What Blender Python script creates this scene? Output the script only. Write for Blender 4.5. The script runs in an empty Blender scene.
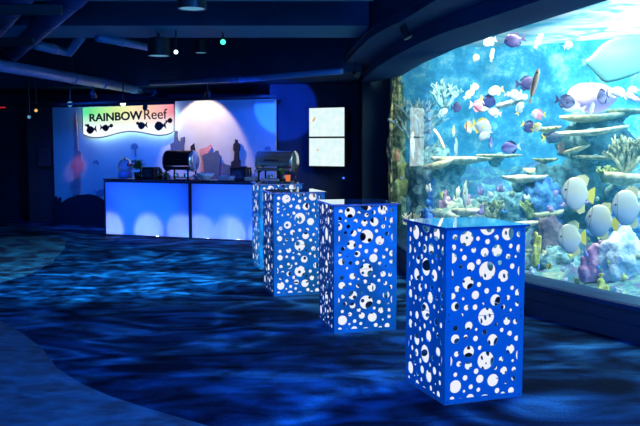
import bpy, bmesh, math, random
from mathutils import Vector, Matrix, noise
R = math.radians
random.seed(7)
scn = bpy.context.scene
COL = scn.collection

# ------------------------------------------------------------------ camera
F = 800.0
TILT = R(4.909)
HC = 1.5527
cam_d = bpy.data.cameras.new('camera')
cam_d.lens = F / 640 * 36
cam_d.sensor_width = 36
cam_d.clip_end = 200
cam = bpy.data.objects.new('camera', cam_d)
COL.objects.link(cam)
cam.location = (0, 0, HC)
cam.rotation_euler = (math.pi / 2 - TILT, 0, 0)
scn.camera = cam
CT, ST = math.cos(TILT), math.sin(TILT)


def ray(px, py):
    u, v = (px - 320) / F, (213 - py) / F
    return Vector((u, CT + v * ST, -ST + v * CT))


def at(px, py, Y):
    d = ray(px, py)
    return Vector((0, 0, HC)) + d * (Y / d.y)


def atz(px, py, z):
    d = ray(px, py)
    return Vector((0, 0, HC)) + d * ((z - HC) / d.z)


def on_plane(px, py, P0, n):
    d = ray(px, py)
    o = Vector((0, 0, HC))
    return o + d * ((P0 - o).dot(n) / d.dot(n))


# ------------------------------------------------------------------ helpers
def link(o, parent=None):
    COL.objects.link(o)
    if parent:
        o.parent = parent
    return o


def tag(o, label=None, cat=None, group=None, kind=None):
    if label: o['label'] = label
    if cat: o['category'] = cat
    if group: o['group'] = group
    if kind: o['kind'] = kind
    return o


def empty(name, loc=(0, 0, 0), rz=0, label=None, cat=None, group=None):
    o = bpy.data.objects.new(name, None)
    o.empty_display_size = .05
    o.location = loc
    o.rotation_euler = (0, 0, rz)
    return tag(link(o), label, cat, group)


def build(name, bm, mats, parent=None, smooth=False, loc=None):
    me = bpy.data.meshes.new(name)
    bmesh.ops.recalc_face_normals(bm, faces=bm.faces)
    bm.to_mesh(me)
    bm.free()
    for m in (mats if isinstance(mats, (list, tuple)) else [mats]):
        me.materials.append(m)
    if smooth:
        for p in me.polygons: p.use_smooth = True
    o = bpy.data.objects.new(name, me)
    link(o, parent)
    if loc is not None: o.location = loc
    return o


def shape(name, me, parent=None, loc=(0, 0, 0), rot=(0, 0, 0)):
    o = bpy.data.objects.new(name, me)
    link(o, parent)
    o.location = loc
    o.rotation_euler = rot
    return o


def box(bm, c, s, rot=None, mi=0, bevel=0):
    r = bmesh.ops.create_cube(bm, size=1.0)
    M = Matrix.Translation(Vector(c)) @ (rot if rot is not None else Matrix.Identity(4)) @ Matrix.Diagonal((*s, 1))
    bmesh.ops.transform(bm, matrix=M, verts=r['verts'])
    fs = list({f for v in r['verts'] for f in v.link_faces})
    for f in fs: f.material_index = mi
    if bevel:
        es = list({e for f in fs for e in f.edges})
        bmesh.ops.bevel(bm, geom=es, offset=bevel, segments=2, affect='EDGES', profile=.5)


def tube(bm, pts, rad, seg=10, cap=True):
    pts = [Vector(p) for p in pts]
    n = len(pts)
    rads = rad if isinstance(rad, (list, tuple)) else [rad] * n
    rings = []
    up = Vector((0, 0, 1))
    for i, p in enumerate(pts):
        d = (pts[min(i + 1, n - 1)] - pts[max(i - 1, 0)]).normalized()
        a = d.cross(up)
        if a.length < .05: a = d.cross(Vector((1, 0, 0)))
        a.normalize()
        b = a.cross(d).normalized()
        rings.append([bm.verts.new(p + (a * math.cos(t) + b * math.sin(t)) * rads[i]) for t in [2 * math.pi * k / seg for k in range(seg)]])
    for i in range(n - 1):
        for k in range(seg):
            bm.faces.new((rings[i][k], rings[i][(k + 1) % seg], rings[i + 1][(k + 1) % seg], rings[i + 1][k]))
    if cap:
        bm.faces.new(rings[0]); bm.faces.new(rings[-1][::-1])


def lathe(bm, prof, seg=20, axis='Z', c=(0, 0, 0), cap=True):
    c = Vector(c)
    rings = []
    for r, h in prof:
        ring = []
        for k in range(seg):
            t = 2 * math.pi * k / seg
            x, y = r * math.cos(t), r * math.sin(t)
            v = {'Z': (x, y, h), 'X': (h, x, y), 'Y': (x, h, y)}[axis]
            ring.append(bm.verts.new(c + Vector(v)))
        rings.append(ring)
    for i in range(len(rings) - 1):
        for k in range(seg):
            bm.faces.new((rings[i][k], rings[i][(k + 1) % seg], rings[i + 1][(k + 1) % seg], rings[i + 1][k]))
    if cap:
        bm.faces.new(rings[0]); bm.faces.new(rings[-1])


def prism(bm, pts, z0, z1):
    a = [bm.verts.new((p[0], p[1], z0)) for p in pts]
    b = [bm.verts.new((p[0], p[1], z1)) for p in pts]
    bm.faces.new(a[::-1]); bm.faces.new(b)
    n = len(pts)
    for i in range(n):
        bm.faces.new((a[i], a[(i + 1) % n], b[(i + 1) % n], b[i]))


def catmull(pts, per=6):
    out = []
    P = [pts[0] * 2 - pts[1]] + list(pts) + [pts[-1] * 2 - pts[-2]]
    for i in range(1, len(P) - 2):
        for k in range(per):
            t = k / per
            a, b, c, d = P[i - 1], P[i], P[i + 1], P[i + 2]
            out.append(.5 * ((2 * b) + (c - a) * t + (2 * a - 5 * b + 4 * c - d) * t * t + (3 * b - a - 3 * c + d) * t ** 3))
    out.append(pts[-1])
    return out


def resample(pts, n):
    L = [0]
    for i in range(1, len(pts)): L.append(L[-1] + (pts[i] - pts[i - 1]).length)
    out = []
    j = 0
    for k in range(n):
        s = L[-1] * k / (n - 1)
        while j < len(pts) - 2 and L[j + 1] < s: j += 1
        t = (s - L[j]) / max(L[j + 1] - L[j], 1e-9)
        out.append(pts[j].lerp(pts[j + 1], min(max(t, 0), 1)))
    return out


# ------------------------------------------------------------------ materials
def newmat(name):
    m = bpy.data.materials.new(name)
    m.use_nodes = True
    nt = m.node_tree
    return m, nt, nt.nodes['Principled BSDF']


def mat(name, col, rough=.6, metal=0., em=None, es=0., spec=.5, col2=None, scale=5., bump=0., bscale=30., alpha=1., detail=3., contrast=(.35, .65), dist=0.):
    m, nt, b = newmat(name)
    b.inputs['Base Color'].default_value = (*col, 1)
    b.inputs['Roughness'].default_value = rough
    b.inputs['Metallic'].default_value = metal
    b.inputs['Specular IOR Level'].default_value = spec
    if em is not None:
        b.inputs['Emission Color'].default_value = (*em, 1)
        b.inputs['Emission Strength'].default_value = es
    tc = nt.nodes.new('ShaderNodeTexCoord')
    if col2 is not None:
        nz = nt.nodes.new('ShaderNodeTexNoise')
        nz.inputs['Scale'].default_value = scale
        nz.inputs['Detail'].default_value = detail
        nz.inputs['Distortion'].default_value = dist
        nt.links.new(tc.outputs['Object'], nz.inputs['Vector'])
        cr = nt.nodes.new('ShaderNodeValToRGB')
        cr.color_ramp.elements[0].position = contrast[0]
        cr.color_ramp.elements[1].position = contrast[1]
        cr.color_ramp.elements[0].color = (*col, 1)
        cr.color_ramp.elements[1].color = (*col2, 1)
        nt.links.new(nz.outputs['Fac'], cr.inputs['Fac'])
        nt.links.new(cr.outputs['Color'], b.inputs['Base Color'])
    if bump:
        n2 = nt.nodes.new('ShaderNodeTexNoise')
        n2.inputs['Scale'].default_value = bscale
        nt.links.new(tc.outputs['Object'], n2.inputs['Vector'])
        bp = nt.nodes.new('ShaderNodeBump')
        bp.inputs['Strength'].default_value = bump
        bp.inputs['Distance'].default_value = .02
        nt.links.new(n2.outputs['Fac'], bp.inputs['Height'])
        nt.links.new(bp.outputs['Normal'], b.inputs['Normal'])
    return m


def emit(name, col, s):
    m = bpy.data.materials.new(name)
    m.use_nodes = True
    nt = m.node_tree
    nt.nodes.clear()
    e = nt.nodes.new('ShaderNodeEmission')
    e.inputs['Color'].default_value = (*col, 1)
    e.inputs['Strength'].default_value = s
    o = nt.nodes.new('ShaderNodeOutputMaterial')
    nt.links.new(e.outputs[0], o.inputs['Surface'])
    return m


M = {}
M['wall'] = mat('dark_wall_paint', (.03, .045, .085), .8, col2=(.022, .034, .065), scale=3, spec=.1)
M['ceiling'] = mat('dark_ceiling_paint', (.018, .06, .13), .85, col2=(.013, .045, .10), scale=2, spec=.06)
M['soffit'] = mat('soffit_paint', (.008, .06, .16), .7, col2=(.006, .05, .135), scale=2, spec=.06)
M['beam_lit'] = mat('beam_lit_underside', (.035, .22, .34), .7, col2=(.03, .19, .30), scale=2, spec=.1)  # teal light on the beam undersides, put into the colour
M['sill'] = mat('sill_paint', (.006, .045, .12), .5, col2=(.005, .038, .10), scale=4, spec=.15)
M['black'] = mat('black_metal', (.012, .012, .016), .45)
M['blackmatte'] = mat('black_matte', (.006, .006, .009), .9)
M['pipe'] = mat('painted_pipe', (.12, .30, .62), .4, metal=.2, col2=(.09, .23, .5), scale=4)
M['duct'] = mat('painted_duct', (.06, .075, .16), .45, metal=.3)
M['chrome'] = mat('polished_steel', (.75, .78, .8), .22, metal=.85, col2=(.65, .68, .7), scale=6)
M['steel_dark'] = mat('dark_steel', (.03, .03, .04), .3, metal=.7)
M['bowlwhite'] = mat('white_china', (.75, .8, .9), .3, col2=(.7, .76, .86), scale=8)
M['lens'] = emit('lit_lens', (.2, .6, 1.0), .5)
M['lens_hot'] = emit('lit_spot_lens', (.55, .8, 1.0), 6)
M['lens_green'] = emit('green_led', (.06, 1.0, .55), 2.2)
M['lens_warm'] = emit('warm_lens', (1.0, .6, .15), .9)

# carpet --------------------------------------------------------------
def carpet(name, c0, c1, c2, scale, strength=1.):
    m, nt, b = newmat(name)
    tc = nt.nodes.new('ShaderNodeTexCoord')
    mp = nt.nodes.new('ShaderNodeMapping')
    mp.inputs['Scale'].default_value = (.55, 1.0, 1)
    mp.inputs['Rotation'].default_value = (0, 0, .5)
    nt.links.new(tc.outputs['Object'], mp.inputs['Vector'])
    n1 = nt.nodes.new('ShaderNodeTexNoise')
    n1.inputs['Scale'].default_value = .9 * scale
    n1.inputs['Detail'].default_value = 2
    n1.inputs['Distortion'].default_value = .6
    nt.links.new(mp.outputs[0], n1.inputs['Vector'])
    # flowing contour lines out of the noise
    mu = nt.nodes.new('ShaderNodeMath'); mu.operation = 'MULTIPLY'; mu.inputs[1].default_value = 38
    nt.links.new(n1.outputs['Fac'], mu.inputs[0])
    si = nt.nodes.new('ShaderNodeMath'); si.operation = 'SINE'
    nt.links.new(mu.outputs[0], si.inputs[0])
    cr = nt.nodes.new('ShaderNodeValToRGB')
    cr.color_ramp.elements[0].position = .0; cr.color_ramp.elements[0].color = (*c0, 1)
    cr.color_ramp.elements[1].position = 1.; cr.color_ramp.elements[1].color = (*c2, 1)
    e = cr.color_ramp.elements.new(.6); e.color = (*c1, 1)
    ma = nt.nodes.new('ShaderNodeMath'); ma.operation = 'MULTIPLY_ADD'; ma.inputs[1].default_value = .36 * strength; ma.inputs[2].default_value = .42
    nt.links.new(si.outputs[0], ma.inputs[0])
    n3 = nt.nodes.new('ShaderNodeTexNoise'); n3.inputs['Scale'].default_value = 60; n3.inputs['Detail'].default_value = 2
    nt.links.new(tc.outputs['Object'], n3.inputs['Vector'])
    ad = nt.nodes.new('ShaderNodeMath'); ad.operation = 'MULTIPLY_ADD'; ad.inputs[1].default_value = .45
    nt.links.new(n3.outputs['Fac'], ad.inputs[0]); 
    sb = nt.nodes.new('ShaderNodeMath'); sb.operation = 'SUBTRACT'; sb.inputs[1].default_value = .22
    nt.links.new(ma.outputs[0], sb.inputs[0])
    nt.links.new(sb.outputs[0], ad.inputs[2])
    nt.links.new(ad.outputs[0], cr.inputs['Fac'])
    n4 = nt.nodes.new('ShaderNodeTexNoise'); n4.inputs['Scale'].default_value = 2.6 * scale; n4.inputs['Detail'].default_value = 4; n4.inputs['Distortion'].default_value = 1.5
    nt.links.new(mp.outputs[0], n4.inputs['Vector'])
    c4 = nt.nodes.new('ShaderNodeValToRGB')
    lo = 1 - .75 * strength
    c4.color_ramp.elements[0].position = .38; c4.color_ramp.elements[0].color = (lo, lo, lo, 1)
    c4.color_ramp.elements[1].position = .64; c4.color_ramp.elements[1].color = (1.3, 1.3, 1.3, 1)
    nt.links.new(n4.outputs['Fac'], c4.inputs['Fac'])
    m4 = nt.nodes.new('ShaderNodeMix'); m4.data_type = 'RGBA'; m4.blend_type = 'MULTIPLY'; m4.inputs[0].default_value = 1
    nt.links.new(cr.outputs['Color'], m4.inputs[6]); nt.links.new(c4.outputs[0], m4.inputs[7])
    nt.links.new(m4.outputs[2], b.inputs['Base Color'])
    b.inputs['Roughness'].default_value = .85
    b.inputs['Specular IOR Level'].default_value = .03
    return m


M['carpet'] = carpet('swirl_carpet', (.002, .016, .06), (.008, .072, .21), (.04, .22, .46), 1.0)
M['carpet_pale'] = carpet('pale_carpet', (.04, .075, .13), (.055, .10, .165), (.075, .125, .20), 3.0, .15)

# ------------------------------------------------------------------ room shell
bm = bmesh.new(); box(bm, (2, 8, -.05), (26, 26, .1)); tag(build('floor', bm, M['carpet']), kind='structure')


def flat_poly(name, pix, z, m):
    bm = bmesh.new()
    pts = [atz(x, y, z) if not isinstance(x, Vector) else x for x, y in pix]
    prism(bm, pts, .0, z)
    return tag(build(name, bm, m), kind='structure')


flat_poly('trim_1', [(-70, 296), (-20, 312), (0, 321), (22, 333), (42, 348), (57, 368), (80, 383), (110, 396), (150, 409), (212, 427), (280, 445), (200, 600), (-300, 600), (-300, 330)], .006, M['carpet_pale'])
flat_poly('trim_2', [(-120, 290), (-40, 287), (0, 282), (30, 274), (52, 262), (65, 248), (66, 241), (58, 237), (35, 236), (0, 238), (-60, 239), (-120, 246)], .006, M['carpet_pale'])

bm = bmesh.new(); box(bm, (2, 8, 3.55), (26, 26, .1)); tag(build('ceiling', bm, M['ceiling']), kind='structure')
bm = bmesh.new(); box(bm, (-1.5, 17.3, 1.75), (19, .2, 3.5)); tag(build('wall_back', bm, M['wall']), kind='structure')
bm = bmesh.new(); box(bm, (-8.0, 11, 1.75), (.2, 13, 3.5)); tag(build('wall_left', bm, M['wall']), kind='structure')
# dark return wall and opening left of the bar panels
bm = bmesh.new()
a, b_ = at(30, 200, 15.9), at(54, 200, 15.7)
box(bm, ((a.x + b_.x) / 2, 15.95, 1.2), (b_.x - a.x, .2, 2.4)); tag(build('wall_side', bm, mat('brown_wall', (.07, .035, .05), .8, col2=(.05, .026, .04))), kind='structure')

# beams ---------------------------------------------------------------
def beam(name, y0, y1, x0, x1, z0, z1):
    bm = bmesh.new()
    box(bm, ((x0 + x1) / 2, (y0 + y1) / 2, (z0 + z1) / 2), (x1 - x0, y1 - y0, z1 - z0))
    bm.faces.ensure_lookup_table()
    for f in bm.faces:
        f.normal_update()
    o = build(name, bm, [M['ceiling'], M['beam_lit']])
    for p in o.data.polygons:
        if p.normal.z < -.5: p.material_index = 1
    return tag(o, kind='structure')


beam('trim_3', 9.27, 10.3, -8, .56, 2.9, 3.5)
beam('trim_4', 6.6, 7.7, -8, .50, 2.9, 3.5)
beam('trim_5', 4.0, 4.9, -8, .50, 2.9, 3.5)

# lowered ceiling over the bar
bm = bmesh.new()
prism(bm, [(-7.8, 15.4), (-2.9, 14.8), (-1.6, 13.7), (.33, 11.95), (.62, 11.95), (.7, 17.2), (-7.8, 17.2)], 2.62, 3.5)
tag(build('trim_6', bm, M['ceiling']), kind='structure')

# ------------------------------------------------------------------ bar: counter line and back panels
E1 = Vector((.9397, -.342, 0)).normalized()           # runs along the bar, towards the tank
N1 = Vector((-.342, -.9397, 0)).normalized()          # towards the room
C0 = atz(105, 235.5, 0)                                # front corner of the bar
ZC = .975


def ctr(s, back, z):
    return C0 + E1 * s - N1 * back + Vector((0, 0, z))


def ctr_s(px, back):                                   # where a pixel column crosses the line BACK behind the counter front
    P0 = C0 - N1 * back
    p = on_plane(px, 180, P0, N1)
    return (p - P0).dot(E1)


W0 = Vector((-5.2, 15.6, 0))
RZ = math.atan2(E1.y, E1.x)


def wpt(px, py, off=0.):
    P0 = W0 + N1 * off
    p = on_plane(px, py, P0, N1)
    return ((p - W0).dot(E1), p.z)


# counter units -------------------------------------------------------
S_MID = ctr_s(190, 0)
UW = S_MID
mp_, nt, b = newmat('translucent_panel')
nt.nodes.remove(b)
out = nt.nodes['Material Output']
tr = nt.nodes.new('ShaderNodeBsdfTranslucent'); tr.inputs['Color'].default_value = (.75, .85, .95, 1)
df = nt.nodes.new('ShaderNodeBsdfDiffuse'); df.inputs['Color'].default_value = (.5, .6, .7, 1)
mx = nt.nodes.new('ShaderNodeMixShader'); mx.inputs[0].default_value = .25
nt.links.new(tr.outputs[0], mx.inputs[1]); nt.links.new(df.outputs[0], mx.inputs[2]); nt.links.new(mx.outputs[0], out.inputs['Surface'])
M['panel'] = mp_
M['cframe'] = mat('counter_frame', (.02, .03, .08), .4)
M['cinside'] = mat('counter_inside', (.06, .22, .8), .8)
M['ctop'] = mat('counter_top', (.03, .035, .07), .25, col2=(.02, .025, .05), scale=10)
DEP = .62


def counter(label, s0, s1):
    root = empty('bar_counter', ctr(s0, 0, 0), RZ, label, 'bar counter', 'lit bar counters')
    w = s1 - s0 - .012
    bm = bmesh.new()
    t = .022
    for x in (t / 2, w - t / 2): box(bm, (x, DEP / 2, ZC / 2 - .015), (t, DEP, ZC - .03))
    box(bm, (w / 2, t / 2, t / 2 + .006), (w - 2 * t, t, t)); box(bm, (w / 2, t / 2, ZC - .045), (w - 2 * t, t, .03))
    build('frame', bm, M['cframe'], root)
    bm = bmesh.new(); box(bm, (w / 2, .012, ZC / 2), (w - 2 * t, .006, ZC - .06)); build('front_panel', bm, M['panel'], root)
    bm = bmesh.new(); box(bm, (w / 2, DEP - .02, ZC / 2), (w - 2 * t, .02, ZC - .06)); build('back_panel', bm, M['cinside'], root)
    bm = bmesh.new(); box(bm, (w / 2, DEP / 2 - .01, ZC - .012), (w + .004, DEP + .02, .024), bevel=.004); build('counter_top', bm, M['ctop'], root)
    bm = bmesh.new(); box(bm, (w / 2, DEP / 2, .02), (w - 2 * t, DEP - .06, .02)); build('base', bm, M['cinside'], root)
    return root, w


lit = []
for lab, s0, s1, sp in (('translucent glowing bar counter below the multicoloured sign', 0, UW, (.055, .52, .90)),
                        ('translucent glowing bar counter under the chrome roll top chafing dish', UW, 2 * UW, (.10, .43, .80))):
    root, w = counter(lab, s0, s1)
    for f in sp: lit.append(s0 + f * w)


def lamp(kind, name, loc, energy, col, **k):
    l = bpy.data.lights.new(name, kind)
    l.energy = energy
    l.color = col
    for a, v in k.items(): setattr(l, a, v)
    o = bpy.data.objects.new(name, l)
    link(o)
    o.location = loc
    return o


def aim(o, target):
    d = Vector(target) - o.location
    o.rotation_euler = d.to_track_quat('-Z', 'Y').to_euler()
    return o


for s in lit:
    aim(lamp('SPOT', 'bar_uplight', ctr(s, .30, .07), 36, (.62, .68, 1.0), spot_size=R(100), spot_blend=1.0, shadow_soft_size=.03), ctr(s, 0, .10))
for s0 in (0, UW):
    o = lamp('AREA', 'bar_glow', ctr(s0 + UW / 2, .34, .5), 16, (.003, .10, 1.0), size=1.45, shape='RECTANGLE', size_y=.8)
    aim(o, ctr(s0 + UW / 2, 0, .5))
    o = lamp('AREA', 'bar_glow', ctr(s0 + .35, .4, .86), 0.5, (.25, .35, 1.0), size=.6)
    aim(o, ctr(s0 + .4, 0, .75))

# display panels behind the bar ---------------------------------------
M['dpanel'] = mat('display_panel', (.62, .64, .68), .8, col2=(.56, .58, .62), scale=3)


def wall_poly(name, pts, off0, off1, m, parent=None):
    """pts: (s, z) in the display wall's plane; extruded from off0 to off1 towards the room"""
    bm = bmesh.new()
    a = [bm.verts.new(W0 + E1 * s + N1 * off0 + Vector((0, 0, z))) for s, z in pts]
    b = [bm.verts.new(W0 + E1 * s + N1 * off1 + Vector((0, 0, z))) for s, z in pts]
    bm.faces.new(a); bm.faces.new(b[::-1])
    n = len(pts)
    for i in range(n): bm.faces.new((a[i], b[i], b[(i + 1) % n], a[(i + 1) % n]))
    bm.normal_update(); bmesh.ops.triangulate(bm, faces=[f for f in bm.faces if len(f.verts) > 4])
    return build(name, bm, m, parent)


s_a, _ = wpt(53.5, 150); s_b, _ = wpt(175.5, 150); s_c, _ = wpt(275.5, 150)
z1 = wpt(54, 107.5)[1]; z2 = wpt(260, 99.3)[1]
tag(wall_poly('display_wall', [(s_a, 0.0), (s_b, 0.0), (s_b, z1), (s_a, z1)], -.05, 0, M['dpanel']),
    'tall blue-lit display panel carrying the multicoloured sign', 'panel')
tag(wall_poly('display_wall', [(s_b + .01, 0.0), (s_c, 0.0), (s_c, z2), (s_b + .01, z2)], -.05, 0, M['dpanel']),
    'tall display panel with a round cream spotlight pool behind the bar', 'panel')

# cut-out scenery -----------------------------------------------------
M['cut_pink'] = mat('pink_cutout', (.80, .34, .38), .8, col2=(.66, .26, .30), scale=14, bump=.5)
M['cut_grey'] = mat('slate_cutout', (.10, .14, .24), .85, col2=(.075, .11, .2), scale=14)
M['cut_dark'] = mat('navy_cutout', (.010, .013, .04), .9, col2=(.007, .010, .03), scale=10)
M['cut_mid'] = mat('blue_cutout', (.24, .28, .42), .9, col2=(.2, .24, .38), scale=10)


def cutout(pix, m, label, off=.05, th=.03, name='scenery_cutout', cat='cutout', group='scenery cutouts'):
    pts = [wpt(x, y, off) for x, y in pix]
    o = wall_poly(name, pts, off, off + th, m)
    return tag(o, label, cat, group)


def z7(ox, oy, pts, k=7.1): return [(ox + x / k, oy + y / k) for x, y in pts]


cutout([(75.3, 113), (76.3, 113), (77.5, 122), (79, 150), (82, 152), (82.5, 160), (84, 163), (83, 170), (80.5, 172), (81, 196), (73.5, 196), (74, 190), (71.5, 188), (71, 183), (74.5, 181), (75, 171), (72, 167), (73, 160), (74.5, 158), (75, 150), (74.3, 125)],
       M['cut_pink'], 'slim pink ruined tower cutout with a thin spire')
cutout([(53.5, 226), (54, 216), (59, 205), (68, 198.5), (78, 195), (90, 194), (98, 196), (104, 200), (108, 206), (112, 226)], M['cut_dark'], 'dark blue rounded mound cutout at the foot of the pink tower', .09)
cutout([(55, 214), (56, 204), (54.5, 198), (57, 196), (58, 200), (60, 197), (62, 198), (61, 203), (58.5, 208), (58, 214)], M['cut_dark'], 'small dark seaweed cutout at the mound edge', .13)
cutout([(98, 165), (96, 162.5), (93, 164), (94, 161), (97.5, 160), (99.5, 163.5)], M['cut_mid'], 'small faint blue fish cutout beside the pink tower', .02, .01)
cutout([(94.5, 190), (97, 192), (99, 189.5), (103, 190), (105, 187), (106, 194), (101, 196), (97, 195)], M['cut_mid'], 'dim blue fish cutout above the dark mound', .02, .01)
cutout([(131, 149), (131, 145.5), (133.5, 143.3), (137, 143.5), (138.5, 146), (137.5, 149), (136, 148), (136.6, 157), (135.3, 157), (134.5, 149.5)], M['cut_mid'], 'faint jellyfish cutout below the sign', .02, .01)
cutout(z7(160, 130, [(70, 195), (72, 150), (85, 140), (78, 100), (105, 85), (108, 5), (125, 5), (130, 70), (150, 85), (152, 55), (180, 48), (172, 100), (178, 195)]), M['cut_grey'], 'slate blue castle cutout with two broken spires')
cutout(z7(160, 130, [(222, 165), (222, 115), (245, 95), (252, 150), (245, 168)]), M['cut_dark'], 'small dark shard cutout between two pink ruins', .06)
cutout(z7(160, 130, [(176, 260), (182, 145), (215, 145), (225, 165), (258, 168), (258, 260)]), M['cut_pink'], 'low pink block cutout behind the black roll top chafing dish', .035, .012)
cutout(z7(160, 130, [(280, 155), (285, 135), (340, 120), (352, 106), (365, 105), (370, 118), (345, 160), (322, 178), (312, 300), (286, 300), (298, 200)]), M['cut_pink'], 'leaning pink ruin cutout with a hooked top', .035, .012)
cutout(z7(160, 130, [(312, 200), (300, 190), (320, 170), (395, 155), (400, 146), (414, 146), (418, 165), (432, 185), (425, 345), (322, 345)]), M['cut_grey'], 'slate blue block tower cutout with a small turret', .06)
cutout(z7(160, 130, [(428, 345), (428, 236), (455, 240), (470, 345)]), M['cut_pink'], 'low pink stub cutout beside the slate blue block tower', .035, .012)
cutout(z7(160, 130, [(440, 345), (446, 236), (500, 252), (560, 262), (560, 345)]), M['cut_grey'], 'low sloping slate blue cutout beside the dark pagoda tower', .05, .012)
cutout(z7(225, 135, [(76, 30), (90, 35), (92, 55), (105, 65), (112, 85), (105, 110), (100, 125), (102, 170), (112, 180), (112, 222), (158, 222), (152, 318), (46, 318), (48, 190), (68, 180), (72, 120), (62, 105), (64, 65), (75, 55)]), M['cut_dark'], 'dark navy pagoda tower cutout in the cream light pool', .06)
cutout(z7(225, 135, [(282, 145), (284, 95), (292, 82), (318, 82), (326, 95), (326, 145)]), M['cut_mid'], 'small pale blue barrel cutout above the chrome chafing dish', .02, .012)

# sign ----------------------------------------------------------------
def zs(pts): return [(80 + x / 6.4, 100 + y / 6.4) for x, y in pts]


OFS = .12
sign_pts = [wpt(x, y, OFS) for x, y in zs([(20, 50), (608, 27), (608, 198), (590, 212), (560, 222), (530, 226), (500, 226), (470, 222), (420, 212), (390, 206), (360, 203), (330, 202), (300, 203), (270, 208), (240, 215), (210, 224), (180, 232), (150, 238), (120, 241), (90, 240), (60, 235), (25, 218)])]
ms, nt, b = newmat('sign_face')
nt.nodes.remove(b)
out = nt.nodes['Material Output']
sA, sB = wpt(83, 120, OFS)[0], wpt(175, 120, OFS)[0]
zB, zT = wpt(130, 139, OFS)[1], wpt(130, 106, OFS)[1]
geo = nt.nodes.new('ShaderNodeTexCoord')
sep = nt.nodes.new('ShaderNodeSeparateXYZ')
nt.links.new(geo.outputs['Generated'], sep.inputs[0])
cr = nt.nodes.new('ShaderNodeValToRGB')
els = cr.color_ramp.elements
els[0].position = 0; els[0].color = (.10, .85, .42, 1)
els[1].position = 1; els[1].color = (.85, .22, .32, 1)
for p, c in ((.08, (.14, .75, .28)), (.2, (.32, .85, .32)), (.40, (.72, .88, .35)), (.55, (.95, .86, .5)), (.72, (.95, .60, .45)), (.88, (.95, .42, .45))):
    e = els.new(p); e.color = (*c, 1)
nt.links.new(sep.outputs['X'], cr.inputs['Fac'])
r2 = nt.nodes.new('ShaderNodeValToRGB')
r2.color_ramp.elements[0].position = .32; r2.color_ramp.elements[0].color = (1, 1, 1, 1)
r2.color_ramp.elements[1].position = .75; r2.color_ramp.elements[1].color = (0, 0, 0, 1)
nt.links.new(sep.outputs['Z'], r2.inputs['Fac'])
mixc = nt.nodes.new('ShaderNodeMix'); mixc.data_type = 'RGBA'
nt.links.new(r2.outputs[0], mixc.inputs[0]); nt.links.new(cr.outputs[0], mixc.inputs[6]); mixc.inputs[7].default_value = (.92, .97, 1.0, 1)
em = nt.nodes.new('ShaderNodeEmission'); em.inputs['Strength'].default_value = 1.05
nt.links.new(mixc.outputs[2], em.inputs['Color']); nt.links.new(em.outputs[0], out.inputs['Surface'])
M['sign'] = ms
sign = empty('hanging_sign', W0 + E1 * ((sA + sB) / 2) + N1 * OFS + Vector((0, 0, zB)), 0, 'glowing sign with wavy lower edge reading RAINBOW Reef, black fish along it', 'sign')
bpy.context.view_layer.update()


def adopt(o, p):
    o.parent = p
    o.matrix_parent_inverse = p.matrix_world.inverted()
    return o


bpy.context.view_layer.update()
adopt(wall_poly('sign_face', sign_pts, OFS, OFS + .03, M['sign']), sign)
cx = sum(p[0] for p in sign_pts) / len(sign_pts); cz = sum(p[1] for p in sign_pts) / len(sign_pts)
adopt(wall_poly('back_light', [(cx + (s - cx) * .94, cz + (z - cz) * .86) for s, z in sign_pts], OFS - .05, OFS - .01, emit('sign_back_glow', (.45, .88, 1.0), 5)), sign)
edge = [p for p in sign_pts[1:]] + [sign_pts[0]]
bm = bmesh.new()
tube(bm, [W0 + E1 * s + N1 * (OFS + .028) + Vector((0, 0, z)) for s, z in edge], .011, 8)
adopt(build('edge_trim', bm, mat('sign_edge', (.10, .14, .18), .5)), sign)
M['ink_green'] = mat('sign_ink_dark', (.004, .02, .006), .8)
M['ink_red'] = mat('sign_ink_red', (.09, .006, .01), .8)
M['ink'] = mat('sign_ink', (.004, .004, .006), .8)


def text(name, txt, pix_a, pix_b, ypix_top, ypix_bot, m, bold, parent):
    c = bpy.data.curves.new(name, 'FONT')
    c.body = txt
    c.extrude = .006
    c.offset = bold
    o = bpy.data.objects.new(name, c)
    link(o)
    bpy.context.view_layer.update()
    me = bpy.data.meshes.new_from_object(o.evaluated_get(bpy.context.evaluated_depsgraph_get()))
    bpy.data.objects.remove(o)
    xs = [v.co.x for v in me.vertices]; ys = [v.co.y for v in me.vertices]
    x0, x1, y0, y1 = min(xs), max(xs), min(ys), max(ys)
    off = OFS + .034
    sa, za0 = wpt(pix_a, ypix_bot[0], off); sb, zb0 = wpt(pix_b, ypix_bot[1], off)
    _, za1 = wpt(pix_a, ypix_top[0], off); _, zb1 = wpt(pix_b, ypix_top[1], off)
    for v in me.vertices:
        u = (v.co.x - x0) / (x1 - x0); w = (v.co.y - y0) / (y1 - y0)
        lo = za0 + (zb0 - za0) * u; hi = za1 + (zb1 - za1) * u
        v.co = W0 + E1 * (sa + (sb - sa) * u) + N1 * (off + v.co.z) + Vector((0, 0, lo + (hi - lo) * w))
    me.materials.append(m)
    return adopt(shape(name, me), parent)


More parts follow.
